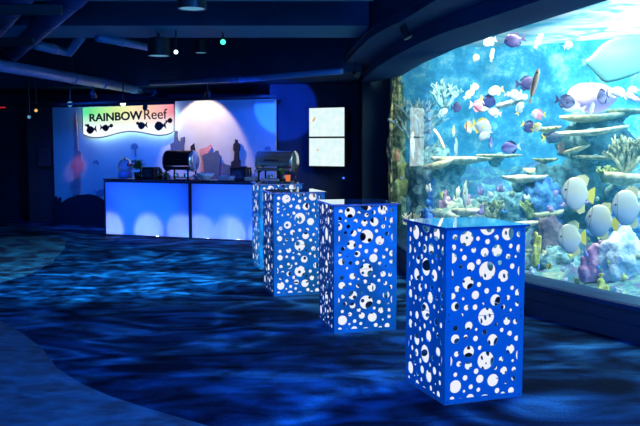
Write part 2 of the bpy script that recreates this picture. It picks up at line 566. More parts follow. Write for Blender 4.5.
t = text('lettering', 'RAINBOW', 89.6, 142.6, (114, 110.5), (121.8, 119.6), M['ink_green'], .026, sign)
t['label'] = 'bold dark capital lettering RAINBOW'
t = text('lettering', 'Reef', 144.3, 167.3, (109.3, 108.7), (119.5, 118.7), M['ink_red'], .0, sign)
t['label'] = 'thin dark red lettering Reef'
FISH2 = [(-1, .0), (-.75, .42), (-.35, .62), (.1, .5), (.45, .2), (.62, .12), (1, .5), (.9, 0), (1, -.5), (.62, -.12), (.45, -.2), (.1, -.5), (-.35, -.62), (-.75, -.42)]
for (x, y, r, fl, rot) in ((48, 163, 14, 1, -.2), (75, 190, 32, -1, .15), (158, 178, 27, 1, -.1), (198, 166, 15, 1, .3), (374, 149, 13, -1, 0), (402, 163, 30, -1, 0.1), (515, 165, 37, -1, .1), (572, 133, 21, 1, .2), (422, 40, 24, -1, .9)):
    pts = []
    for a, c in FISH2:
        a *= -fl
        X = a * math.cos(rot) - c * math.sin(rot); Y = a * math.sin(rot) + c * math.cos(rot)
        pts.append(wpt(80 + (x + X * r) / 6.4, 100 + (y - Y * r * 1.3) / 6.4, OFS + .03))
    adopt(wall_poly('fish_silhouette', pts, OFS + .03, OFS + .045, M['ink']), sign)

# ------------------------------------------------------------------ TVs on the dark wall
DT = 13.9
bm = bmesh.new()
w0, w1 = at(276, 150, 14.6), at(366, 150, 14.3)
prism(bm, [(w0.x - .1, 14.45), (w1.x + .1, 14.25), (w1.x + .1, 14.45), (w0.x - .1, 14.65)], 0, 2.62)
tag(build('wall_screen', bm, M['wall']), kind='structure')
mtv, nt, b = newmat('screen_picture')
nt.nodes.remove(b)
out = nt.nodes['Material Output']
tc = nt.nodes.new('ShaderNodeTexCoord'); nz = nt.nodes.new('ShaderNodeTexNoise')
nz.inputs['Scale'].default_value = 9; nz.inputs['Detail'].default_value = 4
nt.links.new(tc.outputs['Object'], nz.inputs['Vector'])
cr = nt.nodes.new('ShaderNodeValToRGB')
cr.color_ramp.elements[0].position = .38; cr.color_ramp.elements[0].color = (.72, .95, .97, 1)
cr.color_ramp.elements[1].position = .6; cr.color_ramp.elements[1].color = (.85, .99, 1, 1)
nt.links.new(nz.outputs['Fac'], cr.inputs['Fac'])
em = nt.nodes.new('ShaderNodeEmission'); em.inputs['Strength'].default_value = 1.0
nt.links.new(cr.outputs[0], em.inputs['Color']); nt.links.new(em.outputs[0], out.inputs['Surface'])
M['tv'] = mtv
M['orange_spot'] = emit('orange_picture_mark', (1.0, .55, .2), .8)


def tv(label, yt, yb, mark):
    A, B = at(309.3, (yt[0] + yb[0]) / 2, DT + .2), at(344.2, (yt[1] + yb[1]) / 2, DT - .15)
    d = (B - A); d.z = 0
    w = d.length
    hgt = ((at(309.3, yt[0], DT + .2).z - at(309.3, yb[0], DT + .2).z) + (at(344.2, yt[1], DT - .15).z - at(344.2, yb[1], DT - .15).z)) / 2
    c = (A + B) / 2
    root = empty('wall_tv', c, math.atan2(d.y, d.x), label, 'TV', 'wall screens')
    bm = bmesh.new()
    box(bm, (0, .035, 0), (w + .03, .06, hgt + .03), bevel=.006)
    box(bm, (.05, .14, 0), (w - .1, .2, hgt - .1))
    build('casing', bm, M['black'], root)
    bm = bmesh.new()
    box(bm, (0, .002, 0), (w, .008, hgt))
    scr = build('screen', bm, M['tv'], root)
    bm = bmesh.new(); bmesh.ops.create_uvsphere(bm, u_segments=10, v_segments=6, radius=1)
    bmesh.ops.transform(bm, matrix=Matrix.Translation(((mark[0]) * w, -.004, mark[1] * hgt)) @ Matrix.Rotation(.6, 4, 'Y') @ Matrix.Diagonal((mark[2], .003, mark[3], 1)), verts=bm.verts)
    build('picture_mark', bm, M['orange_spot'], scr)


tv('bright white wall TV, upper one of the pair', (108.7, 107.0), (136.9, 136.0), (-.36, .1, .02, .05))
tv('bright white wall TV, lower one of the pair', (138.8, 137.7), (166.2, 166.0), (-.25, .08, .03, .012))
o = build('status_light', (lambda b: (bmesh.ops.create_uvsphere(b, u_segments=8, v_segments=6, radius=.02), b)[1])(bmesh.new()), emit('blue_led', (.05, .2, 1), 1.5), loc=at(343.5, 178, 14.28))
tag(o, 'tiny blue indicator light low on the dark wall under the TVs', 'indicator light')

# ------------------------------------------------------------------ perforated pedestals
W, H = .534, 1.067
H1 = [(183, 130, 52), (332, 48, 65), (475, 107, 48), (102, 118, 20), (262, 134, 16), (330, 157, 20), (394, 132, 20), (557, 115, 20), (92, 187, 20), (145, 208, 11), (232, 212, 20), (310, 232, 32), (398, 224, 42), (497, 196, 17), (565, 215, 32), (83, 262, 36), (167, 263, 20), (478, 270, 20), (533, 273, 10), (266, 297, 20), (143, 321, 15), (213, 328, 31), (417, 311, 17), (508, 340, 20), (328, 362, 65), (445, 405, 43), (193, 435, 44)]
H2 = [(118, 50, 22), (270, 22, 18), (325, 68, 20), (408, 60, 20), (508, 50, 16), (555, 85, 30), (88, 100, 22), (245, 95, 30), (160, 120, 11), (387, 133, 41), (478, 118, 18), (105, 172, 32), (182, 182, 20), (243, 180, 20), (300, 158, 10), (442, 183, 18), (498, 205, 11), (547, 162, 20), (153, 232, 11), (322, 248, 64), (200, 310, 30), (108, 325, 20), (252, 336, 11), (310, 358, 20), (393, 305, 13), (470, 283, 28), (532, 288, 20), (433, 345, 16), (490, 370, 20), (178, 387, 16), (106, 400, 33), (247, 400, 20), (367, 413, 41), (540, 405, 20)]
H3 = [(115, 45, 20), (200, 30, 42), (277, 5, 16), (495, 20, 34), (430, 90, 20), (318, 95, 65), (132, 115, 20), (198, 128, 29), (512, 102, 11), (252, 170, 20), (388, 150, 15), (447, 170, 28), (520, 163, 18), (108, 190, 16), (175, 215, 20), (278, 225, 30), (370, 237, 45), (518, 227, 18), (462, 258, 10), (215, 280, 18), (108, 275, 46), (168, 310, 11), (268, 302, 16), (400, 312, 20), (500, 315, 25), (440, 340, 20), (85, 365, 20), (145, 377, 20), (210, 362, 32), (310, 390, 54)]
holes = []
for L, oy in ((H1, 0), (H2, 426), (H3, 888)):
    for x, y, r in L:
        v = (y + oy - 50 - (x - 45) / 560 * (-10 if oy == 0 else (-18 if oy == 426 else -34))) / 1243 if False else (y + oy - 50) / 1243
        u = (x - (45 - 10 * v)) / (560 - 18 * v)
        v += (u - .1) * (.010 + .03 * v) if v > .3 else 0
        holes.append([u * W, H * (1 - v), r / 1165])
for vv in (.262, .75):
    holes.append([0, H * (1 - vv), .049]); holes.append([W, H * (1 - vv), .049])
holes.append([W * .985, H * (1 - .24), .052])
holes.pop()
for it in range(30):                                    # keep webs between the holes
    for i in range(len(holes)):
        for j in range(i):
            a, b = holes[i], holes[j]
            d = math.hypot(a[0] - b[0], a[1] - b[1])
            g = a[2] + b[2] + .003 - d
            if g > 0:
                k = a if a[2] > b[2] else b
                for q in (a, b): q[2] -= g * q[2] / (a[2] + b[2])
MG = .036


def clip(poly, x0, x1, y0, y1):
    for ax, lim, sg in ((0, x0, 1), (0, x1, -1), (1, y0, 1), (1, y1, -1)):
        out = []
        for i in range(len(poly)):
            p, q = poly[i], poly[(i + 1) % len(poly)]
            ip, iq = (p[ax] - lim) * sg >= 0, (q[ax] - lim) * sg >= 0
            if ip: out.append(p)
            if ip != iq:
                t = (lim - p[ax]) / (q[ax] - p[ax])
                out.append((p[0] + (q[0] - p[0]) * t, p[1] + (q[1] - p[1]) * t))
        poly = out
        if not poly: return []
    return poly


M['pedblue'] = mat('blue_acrylic', (.012, .29, .62), .4, col2=(.010, .25, .55), scale=2.5)
M['pedglow'] = emit('frosted_glow', (.84, .88, 1.0), 1.0)
SEAM = H * .496


def panel_mesh(z0, z1, ztopm, zbotm):
    c = bpy.data.curves.new('panel', 'CURVE')
    c.dimensions = '2D'; c.fill_mode = 'BOTH'; c.extrude = .0025

    def spl(pts):
        s = c.splines.new('POLY'); s.points.add(len(pts) - 1)
        for p, q in zip(s.points, pts): p.co = (q[0], q[1], 0, 1)
        s.use_cyclic_u = True
    spl([(0, z0), (W, z0), (W, z1), (0, z1)])
    for x, y, r in holes:
        n = 28 if r > .02 else 16
        poly = [(x + r * math.cos(2 * math.pi * k / n), y + r * math.sin(2 * math.pi * k / n)) for k in range(n)]
        poly = clip(poly, MG, W - MG, z0 + zbotm, z1 - ztopm)
        if len(poly) > 2: spl(poly)
    o = bpy.data.objects.new('panel', c)
    link(o)
    bpy.context.view_layer.update()
    me = bpy.data.meshes.new_from_object(o.evaluated_get(bpy.context.evaluated_depsgraph_get()))
    bpy.data.objects.remove(o)
    for v in me.vertices: v.co = Vector((v.co.x, -v.co.z, v.co.y))
    me.update()
    me.materials.append(M['pedblue']); me.materials.append(M['pedglow'])
    for p in me.polygons: p.material_index = 1 if p.normal.y > .5 else 0
    # outward face must look at -Y
    return me


ped_lo = panel_mesh(.004, SEAM - .0004, .0006, .03)
ped_hi = panel_mesh(SEAM + .0004, H - .012, .006, .0006)
M['pedlid'] = mat('blue_gloss_top', (.02, .15, .5), .05, spec=1.0, col2=(.02, .13, .46), scale=2)
M['pedlid'].node_tree.nodes['Principled BSDF'].inputs['Coat Weight'].default_value = 1.0
M['pedlid'].node_tree.nodes['Principled BSDF'].inputs['Coat IOR'].default_value = 1.8
bm = bmesh.new(); box(bm, (0, 0, H - .004), (W + .04, W + .04, .012), bevel=.002)
lid_me = bpy.data.meshes.new('lid'); bm.to_mesh(lid_me); bm.free(); lid_me.materials.append(M['pedlid'])
bm = bmesh.new(); box(bm, (0, 0, H - .016), (W - .02, W - .02, .006))
lin_me = bpy.data.meshes.new('lit_ceiling'); bm.to_mesh(lin_me); bm.free(); lin_me.materials.append(M['pedglow'])
bm = bmesh.new(); box(bm, (0, 0, .012), (W - .012, W - .012, .012))
base_me = bpy.data.meshes.new('base'); bm.to_mesh(base_me); bm.free(); base_me.materials.append(M['pedglow'])
bm = bmesh.new(); lathe(bm, [(.004, 0), (.004, .003)], 8, 'Y')
screw_me = bpy.data.meshes.new('screw_head'); bm.to_mesh(screw_me); bm.free(); screw_me.materials.append(M['steel_dark'])
FITS = [((.74148, 4.65022), 19.297, 'perforated blue cocktail pedestal closest to the fish tank window'),
        ((.11516, 6.46583), 13.168, 'perforated blue cocktail pedestal second in the row from the camera'),
        ((-.47098, 8.07491), 15.151, 'perforated blue cocktail pedestal third in the row, before the last one'),
        ((-.74110, 9.83750), 15.172, 'perforated blue cocktail pedestal farthest down the row, touching the bar')]
FITS[3] = (FITS[3][0], FITS[3][1], 'perforated blue cocktail pedestal at the row end by the bar counter')
for i, ((fx, fy), th, lab) in enumerate(FITS):
    th = R(th)
    rd = Vector((math.cos(th), math.sin(th), 0)); ld = Vector((-math.sin(th), math.cos(th), 0))
    c = Vector((fx, fy, 0)) + (rd + ld) * W / 2
    root = empty('cocktail_pedestal', c, th, lab, 'pedestal table', 'perforated pedestals in a row')
    for k, (ox, oy, rz) in enumerate(((-W / 2, -W / 2, 0), (-W / 2, W / 2, -90), (W / 2, -W / 2, 90), (W / 2, W / 2, 180))):
        for me, zz in ((ped_lo, (.02, SEAM - .02)), (ped_hi, (SEAM + .02, H - .035))):
            q = shape('side_panel', me, root, (ox, oy, 0), (0, 0, R(rz)))
            if i == 0 and k == 0:
                for sx in (.02, W - .02):
                    for z in zz: shape('screw_head', screw_me, q, (sx, -.005, z))
    shape('top', lid_me, root)
    l = shape('lining', lin_me, root); l['label'] = 'white glowing underside of the top'
    l = shape('base', base_me, root); l['label'] = 'white glowing base plate inside'

# ------------------------------------------------------------------ aquarium
ZS = .30
# the pane's bearing at a column of the view, integrated into a plan curve from the near end
BEAR = [(388, 4.0), (393, 0), (398, -4), (404, -3.0), (411, -3), (416, -3.2), (425, -4.6), (430, -14), (440, -25), (480, -25), (524, -25), (580, -27), (640, -29)]


def bearing(x):
    for (a, b), (c, e) in zip(BEAR, BEAR[1:]):
        if x <= c: return b + (e - b) * (x - a) / (c - a)
    return BEAR[-1][1]


G = []
gy = 6.4
gx = 640.0
while gx >= 389:
    if abs(gx / 4 - round(gx / 4)) < .01: G.append(Vector(((gx - 320) / F * gy, gy, 0)))
    u = (gx - 320) / F
    gy *= math.exp(min(-1 / (F * (math.tan(R(bearing(gx))) - u)), .03) * .25)
    gx -= .25
    if gy > 12.4: break
G = G[::-1]
d = (G[-1] - G[-2]).normalized()
ext = []
q, hd = G[-1].copy(), math.atan2(d.y, d.x)
for k in range(14):
    hd += R(1.6)
    q = q + Vector((math.cos(hd), math.sin(hd), 0)) * .22
    ext.append(q.copy())
NG = 220
Gc = resample(catmull(G + ext, 4), NG)


def proj_px(p):
    q = p - Vector((0, 0, HC))
    return 320 + F * q.x / (q.y * CT - q.z * ST)


def interp(tab, x):
    if x <= tab[0][0]: return tab[0][1]
    for (a, b), (c, e) in zip(tab, tab[1:]):
        if x <= c: return b + (e - b) * (x - a) / (c - a)
    return tab[-1][1]


TOPPX = [(386, 80), (388, 78.8), (412, 63.4), (445, 48), (480, 36), (524, 21.5), (587, 1), (640, -15)]
top_z = []
for p in Gc:
    x = proj_px(Vector((p.x, p.y, HC)))
    if x < 640:
        top_z.append(at(x, interp(TOPPX, x), p.y).z)
    else:
        top_z.append(top_z[-1])
GX = [(proj_px(Vector((p.x, p.y, HC))), p.y) for p in Gc]
GX = sorted([g for g in GX if g[0] < 680])


def Dg(px): return interp(GX, px)


# glass
mgl, nt, b = newmat('aquarium_glass')
nt.nodes.remove(b)
out = nt.nodes['Material Output']
tr = nt.nodes.new('ShaderNodeBsdfTransparent'); tr.inputs['Color'].default_value = (.97, 1, .99, 1)
gl = nt.nodes.new('ShaderNodeBsdfGlossy'); gl.inputs['Roughness'].default_value = .02
lw = nt.nodes.new('ShaderNodeLayerWeight')
pw = nt.nodes.new('ShaderNodeMath'); pw.operation = 'POWER'; pw.inputs[1].default_value = 3.5
pm = nt.nodes.new('ShaderNodeMath'); pm.operation = 'MULTIPLY_ADD'; pm.inputs[1].default_value = .95; pm.inputs[2].default_value = .03
nt.links.new(lw.outputs['Facing'], pw.inputs[0]); nt.links.new(pw.outputs[0], pm.inputs[0])
mx = nt.nodes.new('ShaderNodeMixShader')
nt.links.new(pm.outputs[0], mx.inputs[0]); nt.links.new(tr.outputs[0], mx.inputs[1]); nt.links.new(gl.outputs[0], mx.inputs[2]); nt.links.new(mx.outputs[0], out.inputs['Surface'])
bm = bmesh.new()
lo = [bm.verts.new((p.x, p.y, ZS - .02)) for p in Gc]
hi = [bm.verts.new((p.x, p.y, z + .02)) for p, z in zip(Gc, top_z)]
for i in range(NG - 1): bm.faces.new((lo[i], lo[i + 1], hi[i + 1], hi[i]))
tag(build('window_1', bm, mgl, smooth=True), kind='structure')


def offs(pts, dist):
    out = []
    for i, p in enumerate(pts):
        d = pts[min(i + 1, len(pts) - 1)] - pts[max(i - 1, 0)]
        n = Vector((-d.y, d.x, 0)).normalized()         # away from the room
        out.append(p - n * dist if True else p)
    return out


nrm = Vector((-(Gc[50] - Gc[49]).y, (Gc[50] - Gc[49]).x, 0))
SG = 1 if nrm.x > 0 else -1                              # +1: offs(-) goes to the room


def off_in(dist): return offs(Gc, -dist * SG)            # into the tank


# sill and base wall under the window
Fc = resample(offs(Gc, .20 * SG), NG)
bm = bmesh.new()
rows = []
inn = off_in(.12)
for p, f, q in zip(Gc, Fc, inn):
    n = (p - f).normalized()
    prof = [(q.x, q.y, ZS), (f.x + n.x * .02, f.y + n.y * .02, ZS), (f.x, f.y, ZS - .012), (f.x, f.y, ZS - .05), (f.x + n.x * .03, f.y + n.y * .03, ZS - .055), (f.x + n.x * .03, f.y + n.y * .03, ZS - .165), (f.x + n.x * .012, f.y + n.y * .012, ZS - .17), (f.x + n.x * .012, f.y + n.y * .012, 0.0)]
    rows.append([bm.verts.new(v) for v in prof])
for a, b in zip(rows, rows[1:]):
    for k in range(len(a) - 1):
        f = bm.faces.new((a[k], b[k], b[k + 1], a[k + 1])); f.material_index = 0 if k < 3 else 1
M['basewall'] = mat('base_wall_paint', (.03, .032, .07), .5, col2=(.025, .027, .06), scale=4)
tag(build('wall_tank', bm, [M['sill'], M['basewall']]), kind='structure')

# stepped soffit above the window
o2_pix = [(362, 84), (364, 78.8), (379.4, 65.6), (405.6, 50.3), (438.4, 35), (480, 20.8), (541, 0), (600, -20)]
o2_z = [2.56, 2.57, 2.58, 2.62, 2.66, 2.70, 2.76, 2.8]
O2 = [at(x, y, 1) for x, y in o2_pix]
O2 = [atz(x, y, z) for (x, y), z in zip(o2_pix, o2_z)]
o1_pix = [(343, 70), (344.6, 64.5), (366, 41.6), (383.8, 29.5), (405.6, 18.6), (436, 0), (480, -22), (540, -50)]
o1_z = [2.725, 2.73, 2.75, 2.77, 2.79, 2.82, 2.85, 2.9]
O1 = [atz(x, y, z) for (x, y), z in zip(o1_pix, o1_z)]


def extend(P):
    d = (P[-1] - P[-2]); d.z = 0; d.normalize()
    return P + [P[-1] + d * .9 + Vector((.15, 0, .02)), P[-1] + d * 1.9 + Vector((.6, .1, .04)), P[-1] + d * 2.8 + Vector((1.3, .3, .05))]


def onto(base, curve):
    """pick on CURVE the points across from BASE so that strips run squarely"""
    res = []
    for k in range(len(base)):
        res.append(curve[round(k * (len(curve) - 1) / (len(base) - 1))])
    return res


O2c = resample(catmull(extend(O2), 8), NG)
O1c = resample(catmull(extend(O1), 8), NG)
bm = bmesh.new()
rows = []
for p, z, a, b in zip(off_in(.12), top_z, O2c, O1c):
    prof = [(p.x, p.y, z), (a.x, a.y, a.z), (a.x, a.y, a.z + .155), (b.x, b.y, b.z), (b.x, b.y, b.z + .07), (b.x - .02, b.y, b.z + .075), (b.x - .02, b.y, b.z + .1), (b.x + .02, b.y, b.z + .105), (b.x + .02, b.y, 3.5)]
    rows.append([bm.verts.new(v) for v in prof])
for a, b in zip(rows, rows[1:]):
    for k in range(len(a) - 1):
        f = bm.faces.new((a[k], b[k], b[k + 1], a[k + 1])); f.material_index = 0 if k in (0, 2) else 1
tag(build('trim_7', bm, [M['soffit'], M['ceiling']]), kind='structure')

# end pillar beside the window
bm = bmesh.new()
prism(bm, [(.70, 13.2), (1.145, 13.2), (1.145, 14.6), (.70, 14.6)], 0, 3.5)
tag(build('wall_pillar', bm, mat('pillar_paint', (.018, .045, .075), .8, col2=(.014, .036, .062), scale=2, spec=.06)), kind='structure')

# tank interior: end wall, back wall, floor, water, glowing surface
BK = [(1.13, 12.6), (1.22, 13.3), (2.2, 13.9), (3.6, 13.5), (5.0, 12.2), (6.2, 10.3), (7.0, 8.0), (7.3, 5.5), (6.6, 3.6), (4.9, 3.0)]
BKc = resample(catmull([Vector((x, y, 0)) for x, y in BK], 10), 120)
mb, nt, b = newmat('tank_rock_wall')
tc = nt.nodes.new('ShaderNodeTexCoord')
n1 = nt.nodes.new('ShaderNodeTexNoise'); n1.inputs['Scale'].default_value = 3.2; n1.inputs['Detail'].default_value = 8; n1.inputs['Roughness'].default_value = .75
nt.links.new(tc.outputs['Object'], n1.inputs['Vector'])
cr = nt.nodes.new('ShaderNodeValToRGB')
els = cr.color_ramp.elements
els[0].position = .3; els[0].color = (.02, .16, .30, 1)
els[1].position = .75; els[1].color = (.75, .85, .80, 1)
for p, c in ((.45, (.04, .26, .42)), (.53, (.10, .40, .52)), (.60, (.35, .58, .55))):
    e = els.new(p); e.color = (*c, 1)
nt.links.new(n1.outputs['Fac'], cr.inputs['Fac']); nt.links.new(cr.outputs[0], b.inputs['Base Color'])
b.inputs['Roughness'].default_value = .9
bm = bmesh.new()
NZ = 40
rows = []
for i, p in enumerate(BKc):
    col = []
    for k in range(NZ):
        z = 3.6 * k / (NZ - 1)
        q = Vector((p.x, p.y, z))
        nn = noise.fractal(q * 1.3, 1.0, 2.0, 4) * .32
        dd = Vector((2.9 - p.x, 8.5 - p.y, 0)).normalized()
        amp = min(1, i / 12) * 1.0 + .12
        col.append(bm.verts.new(q + dd * abs(nn) * amp))
    rows.append(col)
for a, b2 in zip(rows, rows[1:]):
    for k in range(NZ - 1): bm.faces.new((a[k], b2[k], b2[k + 1], a[k + 1]))
tag(build('wall_reef', bm, mb, smooth=True), kind='structure')

inner = off_in(.03)
plan = [Vector((p.x, p.y, 0)) for p in inner] + [Vector((p.x, p.y, 0)) for p in resample(BKc[::-1], 60)]
ZTOP = 3.2
# water
mw = bpy.data.materials.new('water')
mw.use_nodes = True
nt = mw.node_tree
nt.nodes.clear()
out = nt.nodes.new('ShaderNodeOutputMaterial')
va = nt.nodes.new('ShaderNodeVolumeAbsorption')
SIG = (.17, .105, .08)
EMI = (.006, .044, .068)  # turquoise haze as added glow, standing for light scattered in the water
dmax = 1.0
va.inputs['Color'].default_value = (1 - SIG[0] / dmax, 1 - SIG[1] / dmax, 1 - SIG[2] / dmax, 1)
va.inputs['Density'].default_value = dmax
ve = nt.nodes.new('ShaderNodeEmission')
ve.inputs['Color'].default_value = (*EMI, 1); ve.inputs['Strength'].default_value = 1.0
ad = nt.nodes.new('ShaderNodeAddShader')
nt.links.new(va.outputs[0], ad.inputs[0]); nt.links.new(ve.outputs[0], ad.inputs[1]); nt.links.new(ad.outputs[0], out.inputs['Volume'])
bm = bmesh.new()
prism(bm, plan, .12, ZTOP - .01)
bm.normal_update(); bmesh.ops.triangulate(bm, faces=[f for f in bm.faces if len(f.verts) > 4])
tag(build('water', bm, mw), kind='structure')
# water surface from below, its light painted as glow, whiter towards one end
ml, nt, b = newmat('rippling_painted_glow')
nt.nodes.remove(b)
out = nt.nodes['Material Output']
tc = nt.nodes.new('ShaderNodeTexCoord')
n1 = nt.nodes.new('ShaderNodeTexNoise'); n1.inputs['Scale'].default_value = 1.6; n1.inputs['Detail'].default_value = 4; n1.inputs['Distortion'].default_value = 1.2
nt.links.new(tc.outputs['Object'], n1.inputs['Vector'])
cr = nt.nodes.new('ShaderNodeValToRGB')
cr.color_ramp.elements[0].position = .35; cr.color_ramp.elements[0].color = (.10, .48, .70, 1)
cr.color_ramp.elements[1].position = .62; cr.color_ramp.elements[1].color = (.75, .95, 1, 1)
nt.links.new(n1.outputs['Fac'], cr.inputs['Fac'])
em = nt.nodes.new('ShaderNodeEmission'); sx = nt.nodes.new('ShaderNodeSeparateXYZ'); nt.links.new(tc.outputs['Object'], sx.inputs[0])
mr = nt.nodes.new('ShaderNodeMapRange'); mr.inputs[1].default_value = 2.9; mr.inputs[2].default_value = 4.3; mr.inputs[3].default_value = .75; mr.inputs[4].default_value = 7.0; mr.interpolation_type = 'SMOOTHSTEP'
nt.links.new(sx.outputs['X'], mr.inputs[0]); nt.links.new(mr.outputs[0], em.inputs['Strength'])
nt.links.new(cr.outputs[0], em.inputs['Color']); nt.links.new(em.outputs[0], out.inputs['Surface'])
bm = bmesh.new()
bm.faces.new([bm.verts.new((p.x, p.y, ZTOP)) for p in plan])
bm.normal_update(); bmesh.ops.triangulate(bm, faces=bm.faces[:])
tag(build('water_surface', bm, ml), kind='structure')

# ---- living rock and reef
rr = random.Random(11)


def rough(bm, verts, freq, amp, seed=0., up=1.):
    for v in verts:
        q = v.co * freq + Vector((seed, seed * .7, -seed))
        n = Vector((noise.noise(q), noise.noise(q + Vector((9, 3, 1))), noise.noise(q + Vector((2, 7, 5))) * up))
        v.co += n * amp


def reefmat(name, c1, c2, sc=9., bump=.8, bs=24., c3=None):
    return mat(name, c1, .85, col2=c2, scale=sc, bump=bump, bscale=bs, detail=5, contrast=(.38, .62))


M['rk_teal'] = reefmat('teal_rock', (.02, .11, .19), (.30, .55, .56), 13)
M['rk_deep'] = reefmat('deep_rock', (.006, .05, .085), (.06, .22, .28), 10)
M['rk_blue'] = reefmat('blue_rock', (.01, .09, .38), (.08, .32, .62), 9)
M['rk_dusk'] = reefmat('dusky_rock', (.10, .09, .16), (.28, .25, .30), 6)
M['rk_pale'] = reefmat('pale_rock', (.35, .55, .62), (.85, .95, .95), 6)
M['c_frost'] = reefmat('frosty_coral', (.16, .34, .40), (.45, .66, .66), 12)
M['rk_sand'] = reefmat('sand_rock', (.14, .28, .28), (.66, .72, .56), 11)
M['c_tan'] = reefmat('tan_coral', (.46, .44, .26), (.80, .76, .52), 12)
M['c_cream'] = reefmat('cream_coral', (.62, .60, .40), (.92, .88, .68), 12)
M['c_yellow'] = reefmat('yellow_coral', (.55, .55, .10), (.85, .82, .28), 14)
M['c_green'] = reefmat('green_coral', (.18, .34, .14), (.45, .55, .25), 14)
M['c_pink'] = reefmat('pink_coral', (.45, .20, .38), (.7, .42, .55), 14)
M['c_rust'] = reefmat('rust_coral', (.5, .22, .14), (.75, .45, .32), 14)
M['c_purple'] = reefmat('purple_coral', (.22, .16, .45), (.45, .38, .7), 14)
M['c_olive'] = reefmat('olive_coral', (.16, .26, .20), (.46, .52, .36), 14)
M['c_blue'] = reefmat('blue_coral', (.02, .14, .6), (.10, .40, .85), 14)


def tank_pt(px, py, dep):
    return at(px, py, Dg(px) + dep)


def blob(name, px, py, wpx, hpx, dep, m, label, cat, group=None, freq=3., amp=.18, thick=.7, sub=4, seed=None):
    """a lumpy rock or coral head as wide and high as it shows"""
    c = tank_pt(px, py, dep); k = c.y / F
    bm = bmesh.new()
    bmesh.ops.create_icosphere(bm, subdivisions=sub, radius=1)
    sd = rr.random() * 50 if seed is None else seed
    sx, sz = wpx * k / 2, hpx * k / 2
    sy = thick * (sx + sz) / 2
    for v in bm.verts:
        n = noise.fractal(v.co * freq * .6 + Vector((sd, 0, 0)), 1, 2, 4)
        v.co *= 1 + amp * 1.6 * n
    for v in bm.verts: v.co = Vector((v.co.x * sx, v.co.y * sy, v.co.z * sz))
    return tag(build(name, bm, m, smooth=True, loc=c), label, cat, group)


def plate(px, py, wpx, hpx, dep, m, label, tilt=0., group='flat plate corals'):
    c = tank_pt(px, py, dep); k = c.y / F
    a = wpx * k / 2
    h = hpx * k
    bm = bmesh.new()
    sd = rr.random() * 50
    NR, NS = 7, 36
    top, bot = [], []
    for i in range(NR + 1):
        rt, rb = [], []
        for j in range(NS):
            t = 2 * math.pi * j / NS
            e = 1 + .28 * noise.noise(Vector((math.cos(t) * 1.6 + sd, math.sin(t) * 1.6, 0))) + .07 * math.sin(9 * t + sd)
            r = i / NR * e
            x, y = a * r * math.cos(t), a * .62 * r * math.sin(t)
            zz = h * .30 * (i / NR) ** 2 + .18 * h * noise.noise(Vector((x * 4 + sd, y * 4, 0))) + math.tan(tilt) * x
            th = h * (.30 * (1 - (i / NR) ** 1.5) + .40)
            rt.append(bm.verts.new((x, y, zz + .12 * h))); rb.append(bm.verts.new((x * .97, y * .97, zz + .12 * h - th)))
            if i == 0: break
        top.append(rt); bot.append(rb)
    for S, fl in ((top, 0), (bot, 1)):
        for i in range(NR):
            for j in range(NS):
                q, q2 = S[i + 1][j], S[i + 1][(j + 1) % NS]
                bm.faces.new((S[0][0], q, q2) if i == 0 else (S[i][j], q, q2, S[i][(j + 1) % NS]))
    for j in range(NS): bm.faces.new((top[-1][j], bot[-1][j], bot[-1][(j + 1) % NS], top[-1][(j + 1) % NS]))
    root = build('plate_coral', bm, m, smooth=True, loc=c)
    tag(root, label, 'coral', group)
    bm = bmesh.new()
    tube(bm, [(0, .15 * a, -h * .3), (.03 * a, .6 * a, -h * .6), (.05 * a, 1.3 * a, -h * 1.2)], [a * .22, a * .2, a * .34], 10)
    rough(bm, bm.verts, 12, .02)
    s = build('stalk', bm, M['rk_teal'], root, smooth=True)
    return root


def branching(px, py, wpx, hpx, dep, m, label, n=26, rad=.016, group='branching corals'):
    c = tank_pt(px, py, dep); k = c.y / F
    w, h = wpx * k, hpx * k
    base = c - Vector((0, 0, h / 2))
    bm = bmesh.new()

    def grow(p, d, L, r, lev):
        q = p + d * L
        mid = p.lerp(q, .5) + Vector((rr.uniform(-.1, .1), rr.uniform(-.1, .1), 0)) * L
        tube(bm, [p, mid, q], [r, r * .85, r * .6], 6)
        if lev > 0:
            for _ in range(3):
                e = (d + Vector((rr.uniform(-.9, .9), rr.uniform(-.9, .9), rr.uniform(-.2, .7)))).normalized()
                grow(mid.lerp(q, rr.random()), e, L * .62, r * .68, lev - 1)
    for i in range(n // 4):
        t = rr.uniform(-1, 1)
        grow(Vector((t * w * .12, rr.uniform(-.1, .1) * w, 0)), Vector((t * w * .9, rr.uniform(-.4, .4) * w, h)).normalized(), h * .5, rad * 1.6, 2)
    return tag(build('branching_coral', bm, m, smooth=True, loc=base), label, 'coral', group)


def lobes(px, py, wpx, hpx, dep, m, label, n=9, name='lobed_sponge', cat='sponge', group='lobed sponges'):
    """fingers and lobes fused into one body by a remesh"""
    c = tank_pt(px, py, dep); k = c.y / F
    w, h = wpx * k, hpx * k
    bm = bmesh.new()
    for i in range(n):
        x = rr.uniform(-.5, .5) * w * .75; top = h * (rr.uniform(.45, 1.0) if abs(x) < w * .25 else rr.uniform(.3, .7))
        y = rr.uniform(-.3, .3) * w
        r = rr.uniform(.15, .24) * min(w, h * .7)
        pts = [Vector((x * .55, y * .5, -h * .5)), Vector((x * .9, y, -h * .5 + top * .55)), Vector((x * 1.05, y, -h * .5 + top - r * .6)), Vector((x * 1.08, y, -h * .5 + top - r * .1))]
        tube(bm, pts, [r * .95, r * 1.0, r * .9, r * .45], 10)
    o = build(name, bm, m, loc=c)
    md = o.modifiers.new('fuse', 'REMESH'); md.mode = 'VOXEL'; md.voxel_size = max(.012, min(w, h) / 22); md.use_smooth_shade = True
    return tag(o, label, cat, group)


